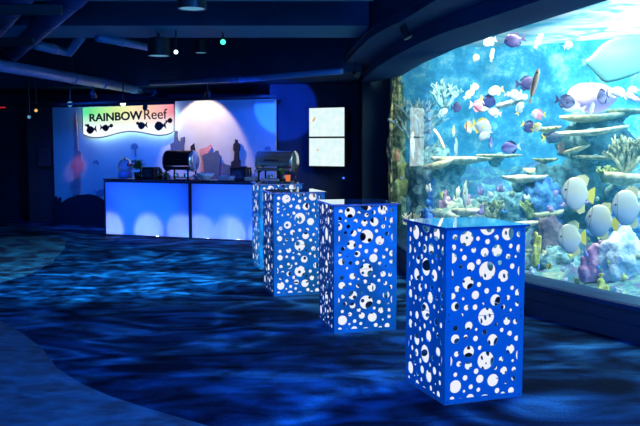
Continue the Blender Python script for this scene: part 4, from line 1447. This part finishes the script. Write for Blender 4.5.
def duct(a, b2, z, r, label):
    A, B = atz(*a, z), atz(*b2, z)
    d = (B - A).normalized()
    A = A - d * 2; B = B + d * .6
    root = empty('air_duct', A, 0, label, 'air duct', 'air ducts')
    bm = bmesh.new(); tube(bm, [Vector((0, 0, r)), B - A + Vector((0, 0, r))], r, 20); build('duct_body', bm, M['duct'], root, smooth=True)
    L = (B - A).length
    for f in (.3, .5, .7, .9):
        c = d * L * f + Vector((0, 0, r))
        bm = bmesh.new(); tube(bm, [c - d * .02, c + d * .02], r * 1.05, 20); build('duct_band', bm, M['duct'], root, smooth=True)
        bm = bmesh.new(); tube(bm, [c + Vector((0, 0, r * .95)), c + Vector((0, 0, 3.5 - A.z - r + r))], .008, 6); build('hanger', bm, M['black'], root)


duct((80, 3), (14, 60), 2.78, .13, 'dark blue round air duct slanting across the corner')
duct((14, 14), (-6, 38), 2.78, .15, 'second dark blue air duct beside the picture edge')
for (x0, x1, y, Y, lab) in ((-70, 34, 41.5, 8.55, 'lower dark trapeze bar under the ducts'), (-70, 62, 9.5, 6.9, 'upper dark trapeze bar under the ducts')):
    A, B = at(x0, y, Y), at(x1, y, Y)
    root = empty('trapeze_bar', A, 0, lab, 'support bar', 'trapeze bars')
    L = B.x - A.x
    bm = bmesh.new(); box(bm, (L / 2, 0, 0), (L, .05, .085), bevel=.008); build('bar', bm, M['black'], root)
    for f in (.02,):
        bm = bmesh.new(); tube(bm, [(L * f, 0, .03), (L * f, 0, 3.5 - A.z)], .012, 6); build('rod', bm, M['black'], root)
# wall box and red exit glow on the dark side wall
p = at(44.5, 157.5, 15.7)
root = empty('wall_box', p, 0, 'small dark red box fixed to the brown wall', 'wall box')
bm = bmesh.new(); box(bm, (0, .03, 0), (.26, .1, .36), bevel=.012); build('case', bm, mat('dark_red_box', (.10, .03, .05), .6), root)
bm = bmesh.new(); box(bm, (0, -.024, .06), (.2, .012, .16), bevel=.004); build('cover', bm, mat('red_box_cover', (.07, .02, .04), .5), root)
a, b2 = at(-6, 107.5, 17.14), at(6, 106.8, 17.14)
root = empty('red_light_strip', a, 0, 'thin red light strip high in the dark corner', 'light strip')
bm = bmesh.new(); box(bm, ((b2.x - a.x) / 2, .02, 0), (b2.x - a.x, .05, .05), bevel=.01); build('channel', bm, M['black'], root)
bm = bmesh.new(); box(bm, ((b2.x - a.x) / 2, -.008, 0), (b2.x - a.x - .02, .012, .025)); build('diffuser', bm, emit('red_glow', (1, .03, .05), .5), root)


# ------------------------------------------------------------------ things on the bar
def on_bar(px, back):
    return C0 + E1 * ctr_s(px, back) - N1 * back + Vector((0, 0, ZC))


KB = 13.3 / F


def chafer(px0, px1, back, label, shell, legm, open_lid, r=.175, red=False):
    A, B = on_bar(px0, back), on_bar(px1, back)
    L = (B - A).length
    root = empty('chafing_dish', A, RZ, label, 'chafing dish', 'roll top chafing dishes')
    zc = .30
    n = 20
    bm = bmesh.new()                                     # upper half drum
    lathe(bm, [(r, 0), (r * 1.02, .01), (r * 1.02, .03), (r, .04), (r, L - .04), (r * 1.02, L - .03), (r * 1.02, L - .01), (r, L)], 28, 'X', (0, 0, zc), cap=False)
    bmesh.ops.delete(bm, geom=[v for v in bm.verts if v.co.z < zc - .10], context='VERTS')
    bmesh.ops.solidify(bm, geom=bm.faces[:], thickness=.006)
    build('roll_lid', bm, shell, root, smooth=True)
    for x in (-.004, L + .004):
        bm = bmesh.new(); lathe(bm, [(r * 1.03, -.006), (r * 1.0, .006), (r * .5, .022 if x > 0 else .006), (.01, .028 if x > 0 else .006)], 28, 'X', (x, 0, zc)); build('end_disc', bm, M['chrome'], root, smooth=True)
    bm = bmesh.new(); box(bm, (L / 2, 0, zc - .12), (L, r * 1.7, .05), bevel=.012); build('food_pan', bm, M['chrome'] if shell is M['chrome'] else legm, root)
    for x in (.04, L - .04):
        for y in (-r * .75, r * .75):
            bm = bmesh.new(); tube(bm, [(x, y, zc - .12), (x, y, .02), (x, y, 0)], [.016, .013, .02], 10); build('leg', bm, legm, root, smooth=True)
    bm = bmesh.new(); box(bm, (L / 2, 0, .03), (L * .8, r * 1.1, .012), bevel=.003); build('burner_shelf', bm, legm, root)
    for x in (.3, .7):
        bm = bmesh.new(); lathe(bm, [(.04, .036), (.042, .04), (.042, .09), (.02, .095)], 14, 'Z', (L * x, 0, 0)); build('fuel_can', bm, M['chrome'], root)
    bm = bmesh.new(); tube(bm, [(L * .3, -r * 1.0, zc + .02), (L * .3, -r * 1.2, zc + .03), (L * .7, -r * 1.2, zc + .03), (L * .7, -r * 1.0, zc + .02)], .009, 8); build('handle', bm, legm, root, smooth=True)
    return root


M['shell_dark'] = mat('black_shell', (.006, .007, .012), .4, metal=0)
chafer(168.5, 194, .30, 'black roll top chafing dish with a chrome end on the bar', M['shell_dark'], M['black'], False)
chafer(260, 294.5, .28, 'polished chrome roll top chafing dish on the bar', M['chrome'], M['steel_dark'], True)


def bowl(px, back, r, h, label, m=M['bowlwhite'], group='white bowls on the bar'):
    bm = bmesh.new(); lathe(bm, [(r * .4, 0), (r * .42, .01), (r * .75, h * .5), (r, h), (r * .96, h), (r * .7, h * .52), (r * .3, .02), (.01, .016)], 24)
    return tag(build('serving_bowl', bm, m, smooth=True, loc=on_bar(px, back)), label, 'bowl', group)


bowl(205.5, .12, .15, .105, 'wide white flared bowl beside the black chafing dish')
bowl(197, .42, .09, .07, 'small pale bowl behind the wide white one', mat('peach_china', (.75, .5, .42), .4, col2=(.7, .46, .4), scale=8))


def tray(px, back, w, d, h, label, m, name='serving_tray', cat='tray', group='low trays on the bar'):
    root = empty(name, on_bar(px, back), RZ, label, cat, group)
    bm = bmesh.new(); box(bm, (0, 0, .008), (w, d, .016), bevel=.004); build('base', bm, m, root)
    bm = bmesh.new()
    for x, y, a, b2 in ((0, d / 2, w, .012), (0, -d / 2, w, .012), (w / 2, 0, .012, d), (-w / 2, 0, .012, d)): box(bm, (x, y, h / 2 + .008), (a, b2, h))
    build('rim', bm, m, root)
    return root


M['tray_blue'] = mat('pale_blue_tray', (.35, .45, .65), .35, col2=(.3, .4, .6), scale=9)
tray(227, .2, .20, .2, .06, 'pale low tray between the slate block and dark pagoda', M['tray_blue'])
tray(252, .12, .16, .2, .05, 'pale low tray beside the chrome chafing dish', M['tray_blue'])
tray(162.5, .46, .2, .18, .05, 'dull blue tray beside the black box frame', M['tray_blue'])
tray(271.5, .08, .3, .12, .03, 'flat pale tray in front of the chrome chafing dish', M['tray_blue'])


def crate(px, back, w, d, h, label, m):
    root = empty('display_box', on_bar(px, back), RZ, label, 'box', 'dark display boxes')
    bm = bmesh.new()
    for x in (-w / 2, w / 2):
        for y in (-d / 2, d / 2): box(bm, (x, y, h / 2), (.022, .022, h))
    for z in (.012, h - .012):
        for y in (-d / 2, d / 2): box(bm, (0, y, z), (w, .022, .024))
        for x in (-w / 2, w / 2): box(bm, (x, 0, z), (.022, d, .024))
    build('frame', bm, m, root)
    bm = bmesh.new(); box(bm, (0, 0, h / 2), (w - .03, d - .03, h - .03)); build('panel', bm, mat('dark_box_panel', (.015, .02, .04), .5, col2=(.05, .07, .13), scale=14), root)
    return root


crate(150, .30, .24, .2, .19, 'square black display box beside the potted plant', M['black'])
crate(241, .36, .25, .22, .20, 'square black display box at the foot of the pagoda cutout', M['black'])


def leafy(px, back, h, w, label, pot, n=60, name='potted_plant', flowers=0, seed=3, z0=.0):
    r = random.Random(seed)
    root = empty(name, on_bar(px, back) + Vector((0, 0, z0)), RZ, label, 'plant', 'plants on the bar')
    bm = bmesh.new(); lathe(bm, [(pot * .75, 0), (pot, h * .36), (pot * .9, h * .36), (pot * .85, h * .33)], 14); build('pot', bm, M['steel_dark'], root, smooth=True)
    bm = bmesh.new()
    for i in range(n):
        a = r.uniform(0, 6.28); e = r.uniform(.1, 1.3)
        d = Vector((math.cos(a) * math.cos(e), math.sin(a) * math.cos(e), math.sin(e)))
        c = Vector((0, 0, h * .5)) + Vector((d.x * w * .5, d.y * w * .5, d.z * h * .5)) * r.uniform(.3, 1)
        s = .05 * r.uniform(.7, 1.3)
        q = d.to_track_quat('X', 'Z').to_matrix()
        v = [bm.verts.new(c + q @ Vector(p) * s) for p in ((-.9, 0, 0), (0, .45, .12), (1.1, 0, -.1), (0, -.45, .12))]
        bm.faces.new(v)
    build('leaves', bm, mat('leaf_green', (.02, .10, .05), .5, col2=(.08, .26, .10), scale=18), root)
    for i in range(flowers):
        bm = bmesh.new(); bmesh.ops.create_icosphere(bm, subdivisions=2, radius=.026)
        rough(bm, bm.verts, 60, .01)
        build('flower', bm, mat('red_flower', (.55, .04, .10), .6), root, loc=(r.uniform(-.5, .0) * w, r.uniform(-.5, .1) * w, h * r.uniform(.7, 1.0)))
    return root


leafy(138, .16, .30, .30, 'bushy green potted plant with small red flowers', .07, 90, flowers=6)
leafy(160, .2, .15, .12, 'small dark potted plant beside the black box', .04, 26, seed=5)
leafy(165.5, .12, .10, .12, 'tiny green potted plant by the black chafing dish', .035, 24, seed=8)
leafy(281, .07, .18, .13, 'green sprigs in a pot before the chrome chafing dish', .05, 60, seed=12)
# glass dome over a stand
root = empty('glass_dome', on_bar(125.5, .42), RZ, 'round clear dome on a blue stand at the bar end', 'dome')
bm = bmesh.new(); lathe(bm, [(.115, 0), (.12, .02), (.12, .10), (.105, .115)], 22); build('stand', bm, mat('blue_stand', (.12, .16, .35), .5), root, smooth=True)
mg, nt, b = newmat('dome_glass')
nt.nodes.remove(b)
out = nt.nodes['Material Output']
t0 = nt.nodes.new('ShaderNodeBsdfTransparent'); t0.inputs['Color'].default_value = (.75, .82, .95, 1)
g0 = nt.nodes.new('ShaderNodeBsdfGlossy'); g0.inputs['Roughness'].default_value = .05
lw = nt.nodes.new('ShaderNodeLayerWeight'); lw.inputs['Blend'].default_value = .35
x0 = nt.nodes.new('ShaderNodeMixShader')
nt.links.new(lw.outputs['Facing'], x0.inputs[0]); nt.links.new(t0.outputs[0], x0.inputs[1]); nt.links.new(g0.outputs[0], x0.inputs[2]); nt.links.new(x0.outputs[0], out.inputs['Surface'])
bm = bmesh.new(); lathe(bm, [(.118, .115), (.128, .19), (.118, .25), (.085, .305), (.045, .33), (.005, .337)], 24); build('dome', bm, mg, root, smooth=True)
bm = bmesh.new(); bmesh.ops.create_uvsphere(bm, u_segments=10, v_segments=8, radius=.016); build('knob', bm, M['chrome'], root, smooth=True, loc=(0, 0, .345))
# candle glass and cup
root = empty('candle_glass', on_bar(288, .06), RZ, 'small orange glowing candle glass by the chrome chafing dish', 'candle')
bm = bmesh.new(); lathe(bm, [(.03, 0), (.035, .01), (.038, .10), (.034, .10), (.03, .014)], 16); build('glass', bm, emit('candle_glow', (1, .25, .07), .75), root, smooth=True)
bm = bmesh.new(); tube(bm, [(0, 0, .012), (0, 0, .07)], .022, 12); build('wax', bm, mat('wax', (.8, .6, .4), .6), root)
root = empty('glass_jar', on_bar(256, .08), RZ, 'slim clear glass jar beside the chrome chafing dish', 'jar')
bm = bmesh.new(); lathe(bm, [(.03, 0), (.032, .005), (.032, .12), (.022, .135), (.022, .15)], 16); build('body', bm, mg, root, smooth=True)
bm = bmesh.new(); lathe(bm, [(.024, .15), (.026, .152), (.026, .17), (.01, .175)], 16); build('lid', bm, M['chrome'], root, smooth=True)


# ------------------------------------------------------------------ lights
w = bpy.data.worlds.new('room_air')
scn.world = w
w.use_nodes = True
w.node_tree.nodes['Background'].inputs['Color'].default_value = (.012, .06, .5, 1)
w.node_tree.nodes['Background'].inputs['Strength'].default_value = .28

def gobo(o, scale, lo, hi, c):
    l = o.data
    l.use_nodes = True
    nt = l.node_tree
    em = nt.nodes['Emission']
    tc = nt.nodes.new('ShaderNodeTexCoord')
    mp = nt.nodes.new('ShaderNodeMapping'); mp.inputs['Scale'].default_value = (scale, scale, scale)
    nz = nt.nodes.new('ShaderNodeTexNoise'); nz.inputs['Scale'].default_value = 1; nz.inputs['Detail'].default_value = 6; nz.inputs['Distortion'].default_value = .6
    cr = nt.nodes.new('ShaderNodeValToRGB')
    cr.color_ramp.elements[0].position = lo; cr.color_ramp.elements[0].color = (.02, .02, .03, 1)
    cr.color_ramp.elements[1].position = hi; cr.color_ramp.elements[1].color = (*c, 1)
    nt.links.new(tc.outputs['Normal'], mp.inputs[0]); nt.links.new(mp.outputs[0], nz.inputs['Vector']); nt.links.new(nz.outputs['Fac'], cr.inputs['Fac']); nt.links.new(cr.outputs[0], em.inputs['Color'])


BLUE = (.01, .20, 1.0)
# rippling water light over the carpet
o = lamp('SPOT', 'water_ripple_light', (-1.6, 8.0, 2.85), 3000, (1, 1, 1), spot_size=R(80), spot_blend=.7, shadow_soft_size=.02)
aim(o, (-2.4, 9.6, 0)); gobo(o, 22, .40, .76, (.05, .62, .95))
o = lamp('SPOT', 'water_ripple_light', (.3, 4.4, 2.85), 760, (1, 1, 1), spot_size=R(110), spot_blend=.8, shadow_soft_size=.02)
aim(o, (-.8, 6.2, 0)); gobo(o, 20, .38, .78, (.015, .24, .95))
# blue wash from the room side on pedestals and carpet
o = lamp('AREA', 'blue_wash', (1.7, 1.0, 3.2), 300, BLUE, size=2.0); aim(o, (.6, 6.0, .4))
o = lamp('AREA', 'blue_wash', (-3.2, 3.4, 3.2), 60, BLUE, size=1.5); aim(o, (-2.6, 6.0, 0))
# display panels: blue flood and a round cream pool
o = lamp('SPOT', 'panel_blue_flood', at(66, 92, 12.4), 290, (.002, .12, 1.0), spot_size=R(75), spot_blend=.8, shadow_soft_size=.1)
aim(o, W0 + E1 * 1.6 + Vector((0, 0, 1.1)))
o = lamp('SPOT', 'panel_blue_flood', at(262, 90, 12.0), 230, (.004, .09, 1.0), spot_size=R(75), spot_blend=.6, shadow_soft_size=.1)
aim(o, W0 + E1 * 4.0 + Vector((0, 0, 1.5)))
sp, zp = wpt(205, 158)
tgt = W0 + E1 * sp + Vector((0, 0, zp))
tgt.z = 1.66
pos = tgt + N1 * .78 + Vector((0, 0, .90))
o = lamp('SPOT', 'cream_pool', pos, 90, (1.0, .74, .46), spot_size=R(72), spot_blend=.25, shadow_soft_size=.03)
aim(o, tgt)

for x, y in ((2.3, 8.4), (3.3, 6.6), (1.9, 10.2)):
    o = lamp('AREA', 'tank_front_fill', (x, y, 3.12), 190, (1.0, .86, .64), size=.9); aim(o, (x + .9, y + 1.6, .5))  # unseen lamps added over the glass to brighten the fish
for x, y, e in ((5.3, 9.6, 420), (4.2, 10.9, 330)):
    o = lamp('AREA', 'tank_back_fill', (x, y, 3.14), e, (.95, .98, 1.0), size=1.2); aim(o, (x + .9, y + 2.0, 2.6))  # lamps added to wash the tank's upper back wall white
o = lamp('SPOT', 'wall_blue_spot', (-.75, 11.6, 2.35), 900, (.01, .10, 1.0), spot_size=R(24), spot_blend=.15, shadow_soft_size=.03)
aim(o, at(285, 108, 14.4))
o = lamp('SPOT', 'tower_pink_fill', at(84, 96, 13.3), 60, (1.0, .38, .32), spot_size=R(11), spot_blend=1.0, shadow_soft_size=.03)  # added fill that brings out the pink of the tower cutout
aim(o, at(77, 165, 15.3))

o = lamp('AREA', 'ceiling_fill', (-1.2, .2, 1.0), 110, (.02, .28, .9), size=1.6); aim(o, (-.8, 7.5, 3.2))  # unseen fill added near the camera to lift the ceiling beams


scn.view_settings.view_transform = 'Standard'
scn.view_settings.look = 'None'
scn.view_settings.exposure = 0
scn.cycles.max_bounces = 10
scn.cycles.transparent_max_bounces = 24
scn.cycles.sample_clamp_indirect = 6
